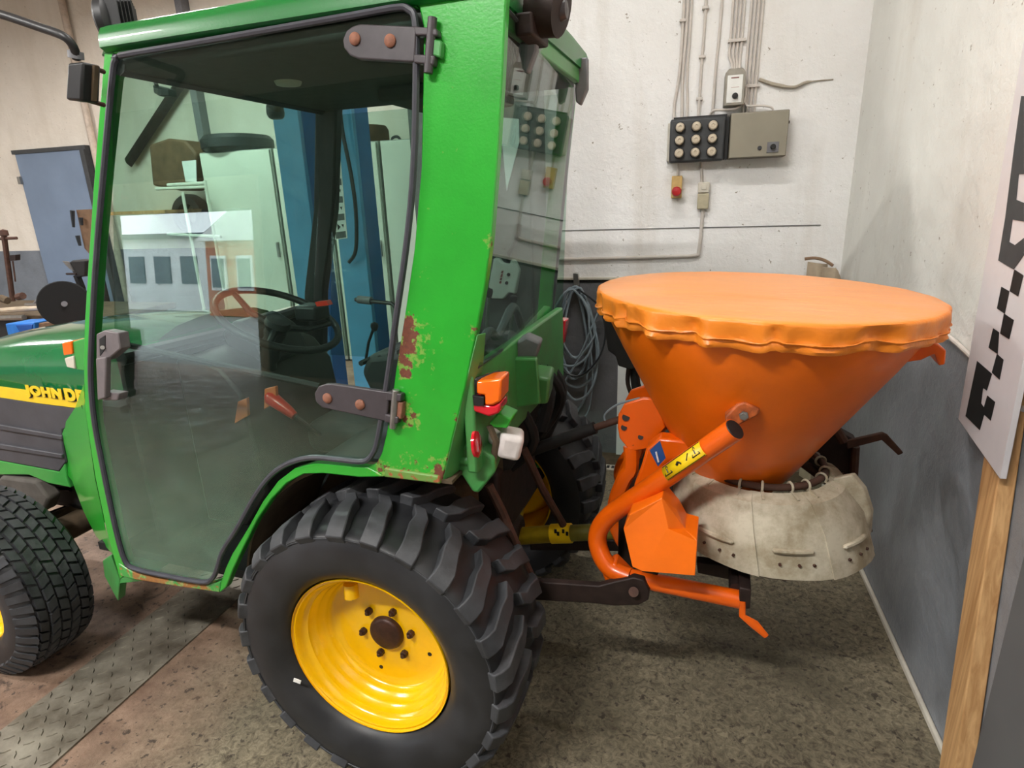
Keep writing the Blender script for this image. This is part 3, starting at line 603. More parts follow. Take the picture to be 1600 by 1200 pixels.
# engine underside and front axle
B().box((-1.9, .36, .34), (-.8, .74, .62)).build('engine_block', M['grime'], T, bevel=.03)
B().prism([at(x, y, .26) for x, y in [(0, 745), (55, 752), (75, 780), (68, 800), (10, 798), (-30, 780)]], (0, .05, 0)).build('axle_casting', simple('grey_casting', (96, 90, 84), .8, 0, .2, 20, .3), T, bevel=.01)
B().cyl((-1.43, .16, .3), (-1.43, .94, .3), .045, 14).build('front_axle', M['mud'], T)
B().tube([at(30, 800, .25), at(75, 812, .3), at(130, 790, .4)], .02, 8).build('steering_rod', M['mud'], T)
B().tube([at(55, 760, .33), at(110, 765, .35)], .007, 8).tube([at(60, 815, .3), at(150, 780, .5)], .022, 8).build('fuel_pipe', M['darkiron'], T)
# front wheels
FR = .286; FK = FR/.275
FP = [(.146, .01), (.154, -.006), (.17, -.02), (.20, -.024), (.23, -.018), (.25, -.004), (.262, .02), (.267, .06), (.268, .09), (.267, .12), (.262, .16), (.25, .184), (.23, .198), (.19, .2), (.155, .19), (.146, .17)]
FP = [(r_*FK, y_) for r_, y_ in FP]
def front_wheel(ys, label):
    x = -1.352; b = B(); tyre(b, x, ys, FR, FR, FP); t = b.build('front_wheel', M['sidewall'], T); t['label'] = label; ROOTLOC[t.name] = ROOTLOC[T.name]
    q = B(); cols = [(.012, .034), (.040, .064), (.070, .094), (.100, .124), (.130, .152), (.157, .172)]
    nn = 44
    for ci, (y0, y1) in enumerate(cols):
        for i in range(nn):
            a0 = 2*pi*(i+.5*(ci % 2))/nn; a1 = a0+2*pi/nn*.78; sk = .02*(1 if ci % 2 else -1)
            edge = ci in (0, 5); rt = (.276 if not edge else .271)*FK; rb = .258*FK
            def P(a, r, y): return V((x+cos(a)*r, ys(y), FR+sin(a)*r))
            yy0, yy1 = y0, y1
            q.hexa([P(a0-sk, rb, yy0), P(a1-sk, rb, yy0), P(a1+sk, rb, yy1), P(a0+sk, rb, yy1), P(a0-sk, rt, yy0), P(a1-sk, rt, yy0), P(a1+sk, rt, yy1), P(a0+sk, rt, yy1)])
    for i in range(nn):   # shoulder fingers running down the sidewall
        a0 = 2*pi*i/nn; a1 = a0+2*pi/nn*.6
        def P(a, r, y): return V((x+cos(a)*r, ys(y), FR+sin(a)*r))
        q.hexa([P(a0, .258*FK, .008), P(a1, .258*FK, .008), P(a1, .215*FK, -.018), P(a0, .215*FK, -.018), P(a0, .27*FK, .004), P(a1, .27*FK, .004), P(a1, .222*FK, -.026), P(a0, .222*FK, -.026)])
    tag(q.build('tread_blocks', M['rubber'], t), kind='stuff')
    c = V((x, ys(0), FR)); axd = V((0, ys(1)-ys(0), 0))
    B().lathe([(.156, -.001), (.158, .004), (.151, .006), (.147, .02), (.136, .03), (.131, .05), (.115, .06), (0, .065), (0, .08), (.135, .07), (.152, .02)], c, axd, 48, False, False).build('rim', M['yellow'], t)
    B().lathe([(0, .03), (.03, .03), (.034, .04), (.034, .066)], c, axd, 24).build('hub_cap', M['hub'], t)
    return t
front_wheel(lambda y: y-.045, 'near front wheel with turf tread and yellow rim')
front_wheel(lambda y: 2*YC-y+.045, 'far front wheel behind the engine')
# --- cab interior
B().prism([V(p) for p in ((-.78, .33, .42), (-.78, .33, .95), (-.72, .33, .965), (-.62, .33, .93), (-.56, .33, .86), (-.52, .33, .55), (-.62, .33, .42))], (0, .44, 0)).build('console', simple('dark_console_plastic', (50, 44, 42), .5), T, bevel=.01)
B().prism([V(p) for p in ((-.72, .47, .93), (-.74, .47, 1.0), (-.68, .47, 1.045), (-.60, .47, 1.0), (-.56, .47, .90))], (0, .20, 0)).build('dashboard', M['black'], T, bevel=.02)
def swp(r, a, h=0):
    c = V((-.53, .50, 1.045)); n_ = V((.45, 0, .89)).normalized(); u = V((0, 1, 0)); v_ = n_.cross(u); return c+u*cos(a)*r+v_*sin(a)*r+n_*h
sw = B().tube([swp(.178, 2*pi*i/40) for i in range(40)], .011, 10, True).build('steering_wheel', M['black'], T)
for k in range(3): B().tube([swp(.03, pi/2+k*2*pi/3, -.03), swp(.1, pi/2+k*2*pi/3, -.03), swp(.178, pi/2+k*2*pi/3)], [.012, .01, .008], 8).build('spoke', M['black'], sw)
B().lathe([(0, .0), (.035, -.004), (.04, -.02), (.03, -.04)], swp(0, 0, 0), V((.45, 0, .89)), 20).build('horn_cap', M['black'], sw)
B().lathe([(.028+.006*(i % 2), -.02*i) for i in range(12)], swp(0, 0, -.03), V((.45, 0, .89)), 20).build('steering_boot', M['blacksoft'], T)
# levers
B().prism([at(x, y, .325) for x, y in [(371, 628), (385, 622), (387, 650), (366, 662)]], (0, .012, 0)).build('side_lever', M['orangelever'], T, bevel=.002)
B().prism([at(x, y, .325) for x, y in [(413, 608), (430, 604), (432, 628), (412, 640)]], (0, .012, 0)).build('side_lever', M['orangelever'], T, bevel=.002)
lv = B().tube([at(500, 680, .36), at(462, 650, .33)], .006, 8).build('hand_lever', M['black'], T)
B().tube([at(460, 650, .33), at(452, 643, .33), at(424, 622, .33), at(418, 616, .33)], [.012, .015, .021, .012], 14).build('red_grip', M['redplastic'], lv)
lv = B().tube([at(571, 566, .8), at(576, 535, .8), at(584, 512, .8)], .005, 8).build('gear_lever', M['black'], T)
B().lathe([(0, .016), (.012, .01), (.014, 0), (.009, -.014), (0, -.018)], at(585, 510, .8), V((.1, 0, 1)), 16).build('knob', M['black'], lv)
lv = B().tube([at(555, 468, .6), at(612, 474, .6), at(618, 480, .6)], .006, 8).build('indicator_stalk', M['black'], T)
B().cyl(at(560, 468, .6), at(580, 470, .6), .012, 12).build('stalk_knob', M['greyplastic'], lv)
B().prism([at(x, y, .5) for x, y in [(492, 472), (510, 470), (514, 477), (495, 479)]], (0, .02, 0)).build('red_switch', M['redplastic'], T)
B().box((-.54, .58, 1.02), (-.46, .66, 1.07)).build('instrument_pod', M['black'], T, bevel=.01)
st = B().box((-.42, .40, .66), (-.02, .72, .76)).build('seat', M['blacksoft'], T, bevel=.035, seg=4)
B().prism([V(p) for p in ((-.10, .38, .72), (-.19, .38, .93), (-.16, .38, .98), (-.02, .38, 1.0), (.03, .38, .97), (.03, .38, .72))], (0, .34, 0)).build('backrest', M['blacksoft'], st, bevel=.02, seg=3)
for i in range(5): B().tube([(-.185+i*.03, .385, .955+i*.009), (-.185+i*.03, .715, .955+i*.009)], .008, 6).build('backrest_rib', M['blacksoft'], st)
B().box((-.34, .46, .425), (-.08, .66, .66)).build('seat_base', M['black'], st)
B().box((-.78, .40, .43), (-.70, .47, .45)).tube([(-.74, .43, .45), (-.84, .43, .6)], .008, 6).build('pedal', M['iron'], T)
# --- mirror arm, work lamps
ma = B().tube(cat_rom([at(-60, 6, .02), at(0, 22, .02), at(60, 42, .02), at(98, 56, .02), at(114, 72, .03), at(120, 92, .04)], 4), .0085, 10).build('mirror_arm', M['black'], T)
B().cyl(at(118, 80, .04), at(119, 92, .04), .014, 14).build('arm_clamp', M['greyplastic'], ma)
B().prism([at(x, y, .03) for x, y in [(105, 98), (129, 96), (127, 158), (102, 156)]], (0, .04, 0)).build('arm_bracket', M['black'], ma, bevel=.005)
B().prism([at(x, y, .05) for x, y in [(129, 104), (147, 101), (144, 158), (127, 156)]], (0, .012, 0)).build('bracket_plate', M['mud'], ma, bevel=.002)
for ya, yb in ((103, 112), (156, 164)): B().tube([at(135, ya, .05), at(162, yb, .1)], .005, 8).build('bracket_rod', M['iron'], ma)
c = at(178, 35, .24); ad = V((-.85, -.35, -.05)).normalized()
wlo = B().lathe([(.0, .018), (.052, .018), (.058, .012), (.058, -.004), (.05, -.012), (.02, -.016)], c, ad, 32).build('roof_work_lamp', M['black'], T)
for k in range(9): B().box((-.042+abs(k-4)*.003, -.0018, -.05+abs(k-4)*.003), (.0, .0018, .05-abs(k-4)*.003), lambda q: c+Matrix.Rotation(math.atan2(-ad.y, -ad.x)+pi*0, 3, 'Z') @ V((-q.x+.005, q.y+(k-4)*.010, q.z))).build('cooling_fin', M['black'], wlo)
B().tube([c+V((.03, .0, -.03)), c+V((.05, 0, -.07))], .01, 8).build('lamp_foot', M['black'], wlo)
# rear roof lamp with beacon stub
c = atx(852, 10, .36)
rl = B().lathe([(.02, -.03), (.05, -.025), (.055, .0), (.05, .035), (.0, .04)], c, V((1, -.1, -.25)), 28).build('rear_roof_lamp', M['darkiron'], T)
B().lathe([(0, .0), (.016, -.002), (.02, -.012), (.02, -.02)], c+V((.045, -.0, -.01)), V((1, 0, 0)), 16).build('lamp_bolt', M['hinge'], rl)
B().box((.315, c.y-.06, c.z-.06), (.35, c.y+.06, c.z-.02)).build('lamp_mount', M['darkiron'], rl, bevel=.005)
bc = atx(871, 34, .37)
B().cyl(bc, bc+V((0, 0, .05)), .014, 16).build('beacon_stub', M['white'], rl)
B().cyl(bc+V((0, 0, .05)), bc+V((0, 0, .08)), .0155, 16).build('beacon_collar', M['hinge'], rl)
B().cyl(bc+V((0, 0, -.03)), bc, .004, 8).build('beacon_wire', M['hinge'], rl)
B().tube(cat_rom([(.33, .17, 1.76), (.34, .22, 1.74), (.345, .30, 1.755), (.33, .36, 1.72), (.33, .42, 1.69)], 4), .007, 8).build('lamp_cable', M['iron'], rl)

# PTO shaft and top link
pt = thing('drive_shaft', at(900, 832, YC), 'yellow plastic covered drive shaft between tractor and spreader', 'drive shaft')
a_, m1, m2, b_ = at(806, 838, YC), at(862, 834, YC), at(893, 833, YC), at(1000, 828, YC)
B().cyl(a_, m1, .026, 20).build('shaft_cover', M['yellowshaft'], pt)
B().cyl(m1-V((.0, 0, 0)), m2, .029, 20).build('warning_sleeve', M['yellowlabel'], pt)
B().cyl(m2, b_, .024, 20).build('inner_cover', M['olive'], pt)
B().lathe([(.02, 0), (.034, .01), (.034, .03), (.02, .05)], a_-V((.04, 0, 0)), V((1, 0, .1)), 18).build('universal_joint', M['iron'], pt)
q = B()
for i, px in enumerate([868, 872, 880, 886]):
    cc = at(px, 830+i % 2*4, YC-.0295); q.box((cc.x-.0035, cc.y-.001, cc.z-.006), (cc.x+.0035, cc.y+.001, cc.z+.006))
q.build('warning_print', M['print'], pt)
tk = thing('top_link', at(900, 680, YC), 'black and brown threaded top link rod leading to the spreader mast', 'link rod')
B().cyl(at(808, 712, YC), at(930, 668, YC), .017, 14).build('link_barrel', M['grime'], tk)
B().cyl(at(930, 668, YC), at(972, 654, YC), .010, 12).build('link_thread', M['iron'], tk)
B().tube(cat_rom([at(1000, 622, YC), at(965, 632, YC), at(945, 648, YC), at(948, 662, YC)], 5), .0028, 6).build('link_cable', M['cable'], tk)

# ------------------------------------------------------------------ SPREADER
HX, HY = .785, .55
TILT = Matrix.Translation((HX, HY, .66)) @ Matrix.Rotation(radians(2.2), 4, 'Y') @ Matrix.Translation((-HX, -HY, -.66))
def tl4(b): b.v = [TILT @ p for p in b.v]; return b
SPR = thing('salt_spreader', (HX, HY, .4), 'orange cone hopper spreader mounted on the back of the tractor', 'spreader')
tl4(B().lathe([(.098, .655), (.105, .665), (.130, .70), (.188, .80), (.246, .90), (.304, 1.0), (.347, 1.08), (.349, 1.10), (.349, 1.12), (.342, 1.12), (.29, 1.01), (.12, .70), (.09, .66)], (HX, HY, 0), (0, 0, 1), 96, False, False)).build('hopper', M['orange_hop'], SPR)
# tarpaulin cover with wrinkled skirt
n = 240; rings = []
rnd = [random.uniform(-1, 1) for _ in range(40)]
def wav(a, k, s): return sum(rnd[(i*7+s) % 40]*sin((k+i*3)*a+rnd[(i+s) % 40]*6) for i in range(4))/2
def notch(a):      # gathered pleats of the skirt
    t = (a*13/(2*pi)+.25*sin(3*a)+.2*sin(5*a+1)) % 1; d = min(t, 1-t); return math.exp(-(d/.085)**2)
for r, z, am, pl_ in [(.0, 1.144, 0, 0), (.10, 1.146, .0, 0), (.2, 1.145, .002, 0), (.30, 1.142, .003, 0), (.345, 1.140, .002, 0), (.366, 1.139, .001, .02), (.3715, 1.136, .001, .1), (.373, 1.131, .0015, .3), (.372, 1.122, .003, .8), (.371, 1.112, .005, 1), (.370, 1.103, .006, 1), (.372, 1.099, .006, .9), (.367, 1.095, .007, .8), (.369, 1.088, .009, .9), (.364, 1.081, .009, .7), (.355, 1.084, .004, .4)]:
    ring = []
    for j in range(n):
        a = 2*pi*j/n; nt = notch(a)*pl_; dr = am*wav(a, 19, 1)*1.3-.015*nt+(.003*sin(40*a)*pl_ if z < 1.1 else 0)
        dz = (am*.8*wav(a, 17, 5)+.006*nt if z < 1.135 else am*wav(a, 5, 2))
        rr = max(r+dr, .0005); ring.append(V((HX+cos(a)*rr, HY+sin(a)*rr, z+dz)))
    rings.append(ring)
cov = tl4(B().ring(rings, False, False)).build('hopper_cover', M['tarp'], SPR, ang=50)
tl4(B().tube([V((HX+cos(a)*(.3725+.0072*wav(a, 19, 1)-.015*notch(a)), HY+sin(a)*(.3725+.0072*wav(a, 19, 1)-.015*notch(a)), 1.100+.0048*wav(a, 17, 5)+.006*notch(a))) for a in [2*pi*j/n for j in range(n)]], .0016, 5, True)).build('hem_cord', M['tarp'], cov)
# tubular frame, near and far
def mk(px, Y): return [at(x, y, Y) for x, y in px]
TPX = [(1148, 671), (1080, 718), (1010, 766), (975, 789), (950, 808), (936, 828), (934, 850), (944, 876), (960, 892), (985, 902)]
near = cat_rom([at(x, y, Y) for (x, y), Y in zip(TPX, [.245, .285, .325, .35, .365, .37, .365, .35, .34, .33])], 5)
fr1 = B().tube(near, .0235, 18).build('frame_tube', M['orange'], SPR)
B().lathe([(.0, .0), (.021, .0), (.0225, -.003), (.0225, -.012)], near[0]+(near[0]-near[3]).normalized()*.002, near[0]-near[3], 20).build('tube_cap', M['black'], fr1)
far = [V((p.x, 2*HY-p.y+.02, p.z)) for p in near]
B().tube(far, .0235, 14).build('frame_tube', M['orange'], SPR)
# warning label on the tube, blue label
def lab(a, b, w0, name, mat, off):
    i0 = int(a*(len(near)-1)); i1 = int(b*(len(near)-1)); rings = []
    k = 8
    P0 = near[0].lerp(near[12], 0); tdir = (near[8]-near[0]).normalized(); u = V((0, -1, 0)); u = (u-tdir*u.dot(tdir)).normalized(); w_ = tdir.cross(u)
    if w_.z < 0: w_ = -w_
    L = (near[15]-near[0]).length
    rr = []
    for s_ in (a, (a+b)/2, b):
        c = near[0]+tdir*s_
        rr.append([c+(u*cos(t)+w_*sin(t))*(.0235+off) for t in [w0[0]+(w0[1]-w0[0])*j/k for j in range(k+1)]])
    bb = B()
    vs = [p for r_ in rr for p in r_]; m_ = k+1
    fs = [(i*m_+j, i*m_+j+1, (i+1)*m_+j+1, (i+1)*m_+j) for i in range(2) for j in range(k)]
    bb.add(vs, fs); o = bb.build(name, mat, fr1); sd = o.modifiers.new('s', 'SOLIDIFY'); sd.thickness = .0004; return o, tdir, u, w_
o, td, u_, w_ = lab(.075, .195, (-.1, 1.35), 'warning_label', M['yellowlabel'], .0006)
def onl(s_, t, e=.0014): return near[0]+td*s_+(u_*cos(t)+w_*sin(t))*(.0235+e)
q = B()
for s0, tri in ((.180, 1), (.094, 1)):
    A = onl(s0+.011, .35); Bb = onl(s0-.011, .35); Cc = onl(s0, 1.15)
    for a, b2 in ((A, Bb), (Bb, Cc), (Cc, A)): q.tube([a, b2], .0011, 4)
    q.tube([onl(s0, .5), onl(s0, .85)], .0018, 4)
q.tube([onl(.150, .6), onl(.143, .8)], .003, 4); q.tube([onl(.138, .5), onl(.143, .75)], .0022, 4); q.tube([onl(.122, .45), onl(.112, .95)], .0013, 4)
for t_ in (-.02, 1.3): q.tube([onl(.077, t_), onl(.193, t_)], .0006, 4)
q.build('label_pictograms', M['print'], fr1)
B().prism([at(x, y, .36) for x, y in [(1015, 704), (1031, 689), (1040, 716), (1028, 729)]], (0, .003, 0)).build('blue_label', M['blueprint'], SPR)
B().tube([at(1025, 706, .358), at(1029, 722, .358)], .0022, 5).build('blue_label_print', M['sticker'], SPR)
# hopper bracket
B().prism([at(x, y, .268) for x, y in [(1132, 652), (1152, 632), (1164, 628), (1188, 640), (1184, 650), (1160, 662), (1148, 668), (1135, 664)]], (0, .05, 0)).build('hopper_bracket', simple('rusty_orange', (196, 96, 40), .6, 0, .3, 60, .2), SPR, bevel=.004)
B().lathe([(.0095, 0), (.0095, .006), (.006, .006), (.006, .012), (0, .012)], at(1162, 649, .266), (0, -1, .1), 6).build('bracket_bolt', M['steel'], SPR)
# mast head plates
MPX = [(966, 648), (975, 632), (1005, 622), (1022, 624), (1034, 650), (1040, 668), (1024, 685), (1017, 700), (1003, 703), (985, 706), (968, 685), (965, 668)]
for k, Y in enumerate((.50, .62)):
    B().prism(mk(MPX, Y) if k == 0 else [V((p.x, .62, p.z)) for p in mk(MPX, .5)], (0, .012, 0)).build('mast_plate', M['orange'], SPR, bevel=.003)
for x, y, r in ((1001, 683, .007), (978, 652, .010), (975, 668, .008)): B().cyl(at(x, y, .4985), at(x, y, .501), r, 14).build('mast_hole', M['darkiron'], SPR)
for Y in (.50, .62):
    pp = mk([(985, 700), (985, 735), (975, 750), (960, 790), (962, 830), (985, 870)], .5)
    B().tube(cat_rom([V((p.x, Y+.01, p.z)) for p in pp], 3), .02, 8, flat=.6).build('mast_strut', M['orange'], SPR)
B().prism(mk([(1010, 700), (1030, 685), (1075, 690), (1082, 705), (1040, 735), (1018, 760), (1000, 775), (990, 760), (1000, 735)], .42), (0, .05, 0)).build('mast_gusset', M['orange'], SPR, bevel=.006)
B().box((.50, .46, .38), (.60, .67, .60)).build('gear_housing', M['darkiron'], SPR, bevel=.02)
# gear guard: faceted orange hood
gp = {'a': at(974, 826, .265), 'b': at(984, 804, .262), 'c': at(1034, 778, .262), 'r': at(1044, 825, .245), 's': at(988, 886, .245), 'd': at(1058, 797, .285), 'e': at(1070, 826, .268), 'f': at(1089, 844, .235), 'g': at(1086, 900, .225), 'h': at(1004, 893, .238)}
k_ = list(gp); idx = {c_: i for i, c_ in enumerate(k_)}; vs = [gp[c_] for c_ in k_]; nv = len(vs); vs2 = [V((p.x, .34, p.z)) for p in vs]
order = 'abcdefghs'
fs = [tuple(idx[c_] for c_ in q_) for q_ in ('abcr', 'ars', 'cder', 'refg', 'rghs')]
fs += [(idx[order[i]], idx[order[(i+1) % 9]], idx[order[(i+1) % 9]]+nv, idx[order[i]]+nv) for i in range(9)]+[tuple(idx[c_]+nv for c_ in order)]
B().add(vs+vs2, fs).build('gear_guard', M['orange_guard'], SPR, bevel=.002, smooth=False)
# lower rail, foot and cross members
B().tube([at(985, 902, .33), at(1030, 911, .33), at(1163, 938, .33)], .0215, 16).build('lower_rail', M['orange'], SPR)
B().prism(mk([(938, 890), (960, 880), (985, 905), (972, 914), (945, 910)], .33), (0, .05, 0)).build('pin_lug', M['orange'], SPR, bevel=.006)
B().prism(mk([(1155, 918), (1174, 922), (1172, 952), (1155, 952)], .31), (0, .07, 0)).build('rail_end_bracket', M['darkiron'], SPR, bevel=.003)
B().tube(mk([(1160, 940), (1160, 962), (1178, 975), (1197, 994)], .31), [.007, .008, .012, .007], 10, flat=.6).build('locking_lever', M['orange'], SPR)
B().tube([(.80, .34, .47), (.80, .80, .47)], .018, 8).tube([(.60, .33, .48), (.60, .82, .48)], .02, 8).build('cross_member', M['darkiron'], SPR)
B().prism(mk([(1088, 878), (1165, 888), (1166, 912), (1090, 896)], .42), (0, .03, 0)).build('cross_plate', M['darkiron'], SPR, bevel=.003)
# outlet gear under the hopper, support ring, deflector skirt
B().lathe([(.10, .655), (.085, .63), (.085, .60), (.04, .58), (.04, .5)], (HX, HY, 0), (0, 0, 1), 32).build('metering_neck', M['darkiron'], SPR)
B().lathe([(0, .50), (.19, .50), (.19, .506), (0, .512)], (.875, HY, 0), (0, 0, 1), 40).build('spreading_disc', M['iron'], SPR)
GC = V((.876, HY, 0))
def gpt(a, r, z):
    k = min(1, max(0, (z-.53)/.175)); return V((.876-.036*k+cos(a)*r, HY+sin(a)*r, z))
ringp = [gpt(radians(a), .148, .712) for a in range(165, 395, 5)]
B().tube(ringp, .0085, 10).build('support_ring', M['iron'], SPR)
def skirt(a0, a1, name, dr=0):
    rings = []; nn = 5
    for i in range(nn+1):
        a = radians(a0+(a1-a0)*i/nn); w_ = .0015*cos(pi*i/nn*2)
        prof = [(.158+dr, .703), (.190+dr, .690), (.224+dr, .630), (.236+dr+w_, .532), (.233+dr+w_, .532), (.221+dr, .629), (.187+dr, .688), (.156+dr, .699)]
        rings.append([gpt(a, r, z) for r, z in prof])
    return B().ring(rings).build(name, M['guard'], SPR, ang=28)
for i, (a0, a1) in enumerate([(172, 219), (217, 262), (260, 303), (301, 342), (340, 384)]):
    d_ = .0028*(i % 2); o = skirt(a0, a1, 'skirt_panel', d_); mid = (a0+a1)/2
    B().tube([gpt(radians(a), .2315+d_, .600) for a in [mid-11, mid-10, mid-5, mid, mid+5, mid+10, mid+11]], [.002, .0055, .006, .006, .006, .0055, .002], 8).build('stiffening_rib', M['guard'], o)
    for da in (-8, 2, 10):
        c = gpt(radians(mid+da), .2355+d_, .568); B().lathe([(.0035, -.004), (.0035, .0008), (0, .001)], c, V((cos(radians(mid+da)), sin(radians(mid+da)), 0)), 8).build('rivet', M['iron'], o)
    for da in (-12, 12):
        ca = radians(mid+da); c = gpt(ca, .148, .712); rd = V((cos(ca), sin(ca), 0))
        B().tube([c+(rd*cos(t)+V((0, 0, 1))*sin(t))*.0118 for t in [2*pi*j/14 for j in range(14)]], .003, 6, True).prism([gpt(ca-.02, .158, .703), gpt(ca+.02, .158, .703), gpt(ca+.016, .182, .695), gpt(ca-.016, .182, .695)], V((0, 0, .003))).build('ring_clamp', M['guard'], o)
B().prism([at(x, y, .50) for x, y in [(1300, 748), (1330, 742), (1349, 765), (1360, 800), (1357, 835), (1336, 868), (1322, 840), (1318, 790)]], (.012, .02, 0)).build('skirt_end_fold', M['guard'], SPR, bevel=.004)
B().prism([at(x, y, .60) for x, y in [(1312, 750), (1325, 742), (1336, 748), (1352, 760), (1340, 772), (1356, 800), (1345, 820), (1320, 775)]], (0, .01, 0)).build('skirt_end_plate', simple('brown_stained_plate', (130, 104, 64), .6), SPR, bevel=.002)
# control linkage at the far right
B().prism(mk([(1268, 692), (1300, 668), (1340, 690), (1335, 740), (1300, 760), (1262, 730)], .66), (0, .05, 0)).build('control_plate', M['darkiron'], SPR, bevel=.004)
B().prism(mk([(1322, 690), (1380, 677), (1388, 681), (1412, 708), (1404, 712), (1378, 688), (1324, 702)], .62), (0, .014, 0)).build('control_lever', M['iron'], SPR, bevel=.002)
B().tube(mk([(1337, 698), (1334, 745)], .64), .01, 8).tube(mk([(1250, 720), (1290, 750), (1320, 745)], .6), .012, 8).tube(mk([(1300, 660), (1318, 690)], .62), .012, 8).build('linkage', M['iron'], SPR)
B().cyl(at(1275, 712, .655), at(1275, 712, .67), .011, 14).cyl(at(1292, 733, .655), at(1292, 733, .67), .009, 6).build('linkage_bolt', M['steel'], SPR)
B().lathe([(.0, .71), (.06, .72), (.09, .76), (.07, .80), (.0, .81)], (.98, .80, 0), (0, 0, 1), 20).build('drive_cover', M['grime'], SPR)
# orange tarp tongue on the right, bent sheet
B().prism(mk([(1368, 546), (1392, 531), (1464, 536), (1479, 548), (1477, 570), (1467, 572), (1461, 553), (1440, 563), (1420, 566), (1380, 562)], .42), (0, .06, .004)).build('side_spout', M['orange'], SPR, bevel=.003)

# ------------------------------------------------------------------ things on the back wall
def wbox(x0, x1, z0, z1, d0, d1): return B().rbox((x0, YB-d1, z0), (x1, YB-d0, z1))
fp = thing('fuse_panel', rm(.68, YB-.05, 1.50), 'charcoal fuse panel with nine round ceramic fuse caps on back wall', 'fuse panel')
wbox(.562, .80, 1.50, 1.685, .03, .085).build('panel_body', M['panelblack'], fp, bevel=.01)
wbox(.55, .815, 1.51, 1.675, 0, .03).build('panel_back', M['offwhite'], fp, bevel=.003)
wbox(.575, .805, 1.683, 1.695, .01, .05).build('panel_top_edge', M['black'], fp)
wbox(.80, .815, 1.505, 1.68, .01, .065).build('panel_side', M['print'], fp)
for i in range(3):
    for j in range(3):
        c = rm(.606+i*.070, YB-.085, 1.647-j*.054)
        B().lathe([(.023, 0), (.023, .012), (.019, .016)], c, -RN, 24).build('fuse_socket', M['black'], fp)
        B().lathe([(.0195, .01), (.0195, .024), (.015, .030), (.007, .031), (.006, .028), (0, .028)], c, -RN, 24).build('fuse_cap', M['fusecap'], fp)
cb = thing('switch_cabinet', rm(.94, YB-.05, 1.5), 'taupe metal switch cabinet right of the charcoal fuse panel', 'cabinet')
wbox(.818, 1.055, 1.505, 1.692, 0, .09).build('cabinet_body', simple('cabinet_side', (110, 102, 88), .5, .2), cb, bevel=.004)
wbox(.82, 1.053, 1.507, 1.690, .09, .098).build('cabinet_door', M['cabinet'], cb, bevel=.003)
wbox(.975, 1.022, 1.522, 1.565, .098, .102).build('switch_plate', M['greyplastic'], cb, bevel=.001)
B().lathe([(.011, 0), (.011, .012), (.008, .016), (0, .016)], rm(.998, YB-.102, 1.545), -RN, 16).build('switch_knob', M['print'], cb)
B().lathe([(.009, 0), (.009, .003), (.006, .003), (.006, .006), (0, .006)], rm(.945, YB-.098, 1.543), -RN, 18).build('door_lock', M['panelblack'], cb)
B().cyl(rm(1.055, YB-.05, 1.645), rm(1.063, YB-.05, 1.645), .006, 10).build('side_screw', M['iron'], cb)
sb = thing('switch_box', rm(.83, YB-.05, 1.72), 'grey switch box with white faceplate and black knob above the cabinet', 'switch')
B().prism([rm(x, YB, z) for x, z in [(.785, 1.725), (.785, 1.855), (.80, 1.872), (.855, 1.872), (.868, 1.855), (.868, 1.725)]], -RN*.075).build('box_body', simple('box_grey', (160, 154, 142), .5), sb, bevel=.004)
wbox(.795, .858, 1.735, 1.845, .075, .078).build('faceplate', M['white'], sb, bevel=.002)
B().lathe([(.0125, 0), (.0115, .014), (0, .015)], rm(.830, YB-.078, 1.762), -RN, 18).build('knob', M['print'], sb)
wbox(.810, .842, 1.832, 1.836, .0775, .0788).build('box_print', simple('red_print', (130, 66, 60), .5), sb)
wbox(.812, .845, 1.7955, 1.7975, .0775, .0788).build('print_line', simple('pink_print', (200, 170, 165), .5), sb)
# red push button and double switch below
rb = thing('push_button_box', rm(.60, YB, 1.33), 'yellowed box with red mushroom push button under the fuse panel', 'push button')
wbox(.577, .625, 1.345, 1.445, 0, .045).build('box_body', M['yellowbeige'], rb, bevel=.004)
B().lathe([(.014, 0), (.014, .018), (.022, .024), (.022, .034), (.018, .04), (0, .042)], rm(.602, YB-.045, 1.375), -RN, 24).build('red_button', simple('red_button_red', (188, 30, 34), .4), rb)
ds = thing('double_switch', rm(.72, YB, 1.28), 'pair of aged white surface wall switches stacked on conduit', 'switch')
wbox(.697, .748, 1.365, 1.412, 0, .035).build('upper_switch', M['offwhite'], ds, bevel=.004)
wbox(.697, .748, 1.292, 1.362, 0, .035).build('lower_switch', simple('beige_switch', (190, 180, 152), .5), ds, bevel=.004)
wbox(.712, .734, 1.379, 1.401, .035, .039).build('rocker', M['offwhite'], ds, bevel=.002)
# conduits
def pipe(pts, r, label, name='conduit', grp='surface conduits up the back wall', clips=()):
    t = B().tube(cat_rom([rm(x, YB-r-.002-off, z) for x, z, off in pts], 4), r, 8).build(name, M['wallpipe']); tag(t, label, 'conduit', grp)
    for z in clips:
        x = pts[0][0]
        for q0, q1 in zip(pts, pts[1:]):
            if min(q0[1], q1[1]) <= z <= max(q0[1], q1[1]): x = q0[0]+(q1[0]-q0[0])*((z-q0[1])/(q1[1]-q0[1]+1e-9))
        B().rbox((x-.014, YB-2*r-.007, z-.006), (x+.014, YB, z+.006)).build('pipe_clip', M['wallpipe'], t, bevel=.002)
    return t
Z = H
pipe([(.610, Z, 0), (.598, 2.2, 0), (.592, 1.9, 0), (.575, 1.76, 0), (.575, 1.685, .01)], .0065, 'leftmost thin white conduit rising from the fuse panel', clips=(2.09,))
pipe([(.626, Z, 0), (.615, 2.2, 0), (.606, 1.9, 0), (.607, 1.78, 0), (.610, 1.69, .01)], .0065, 'second thin white conduit from the left above the fuse panel')
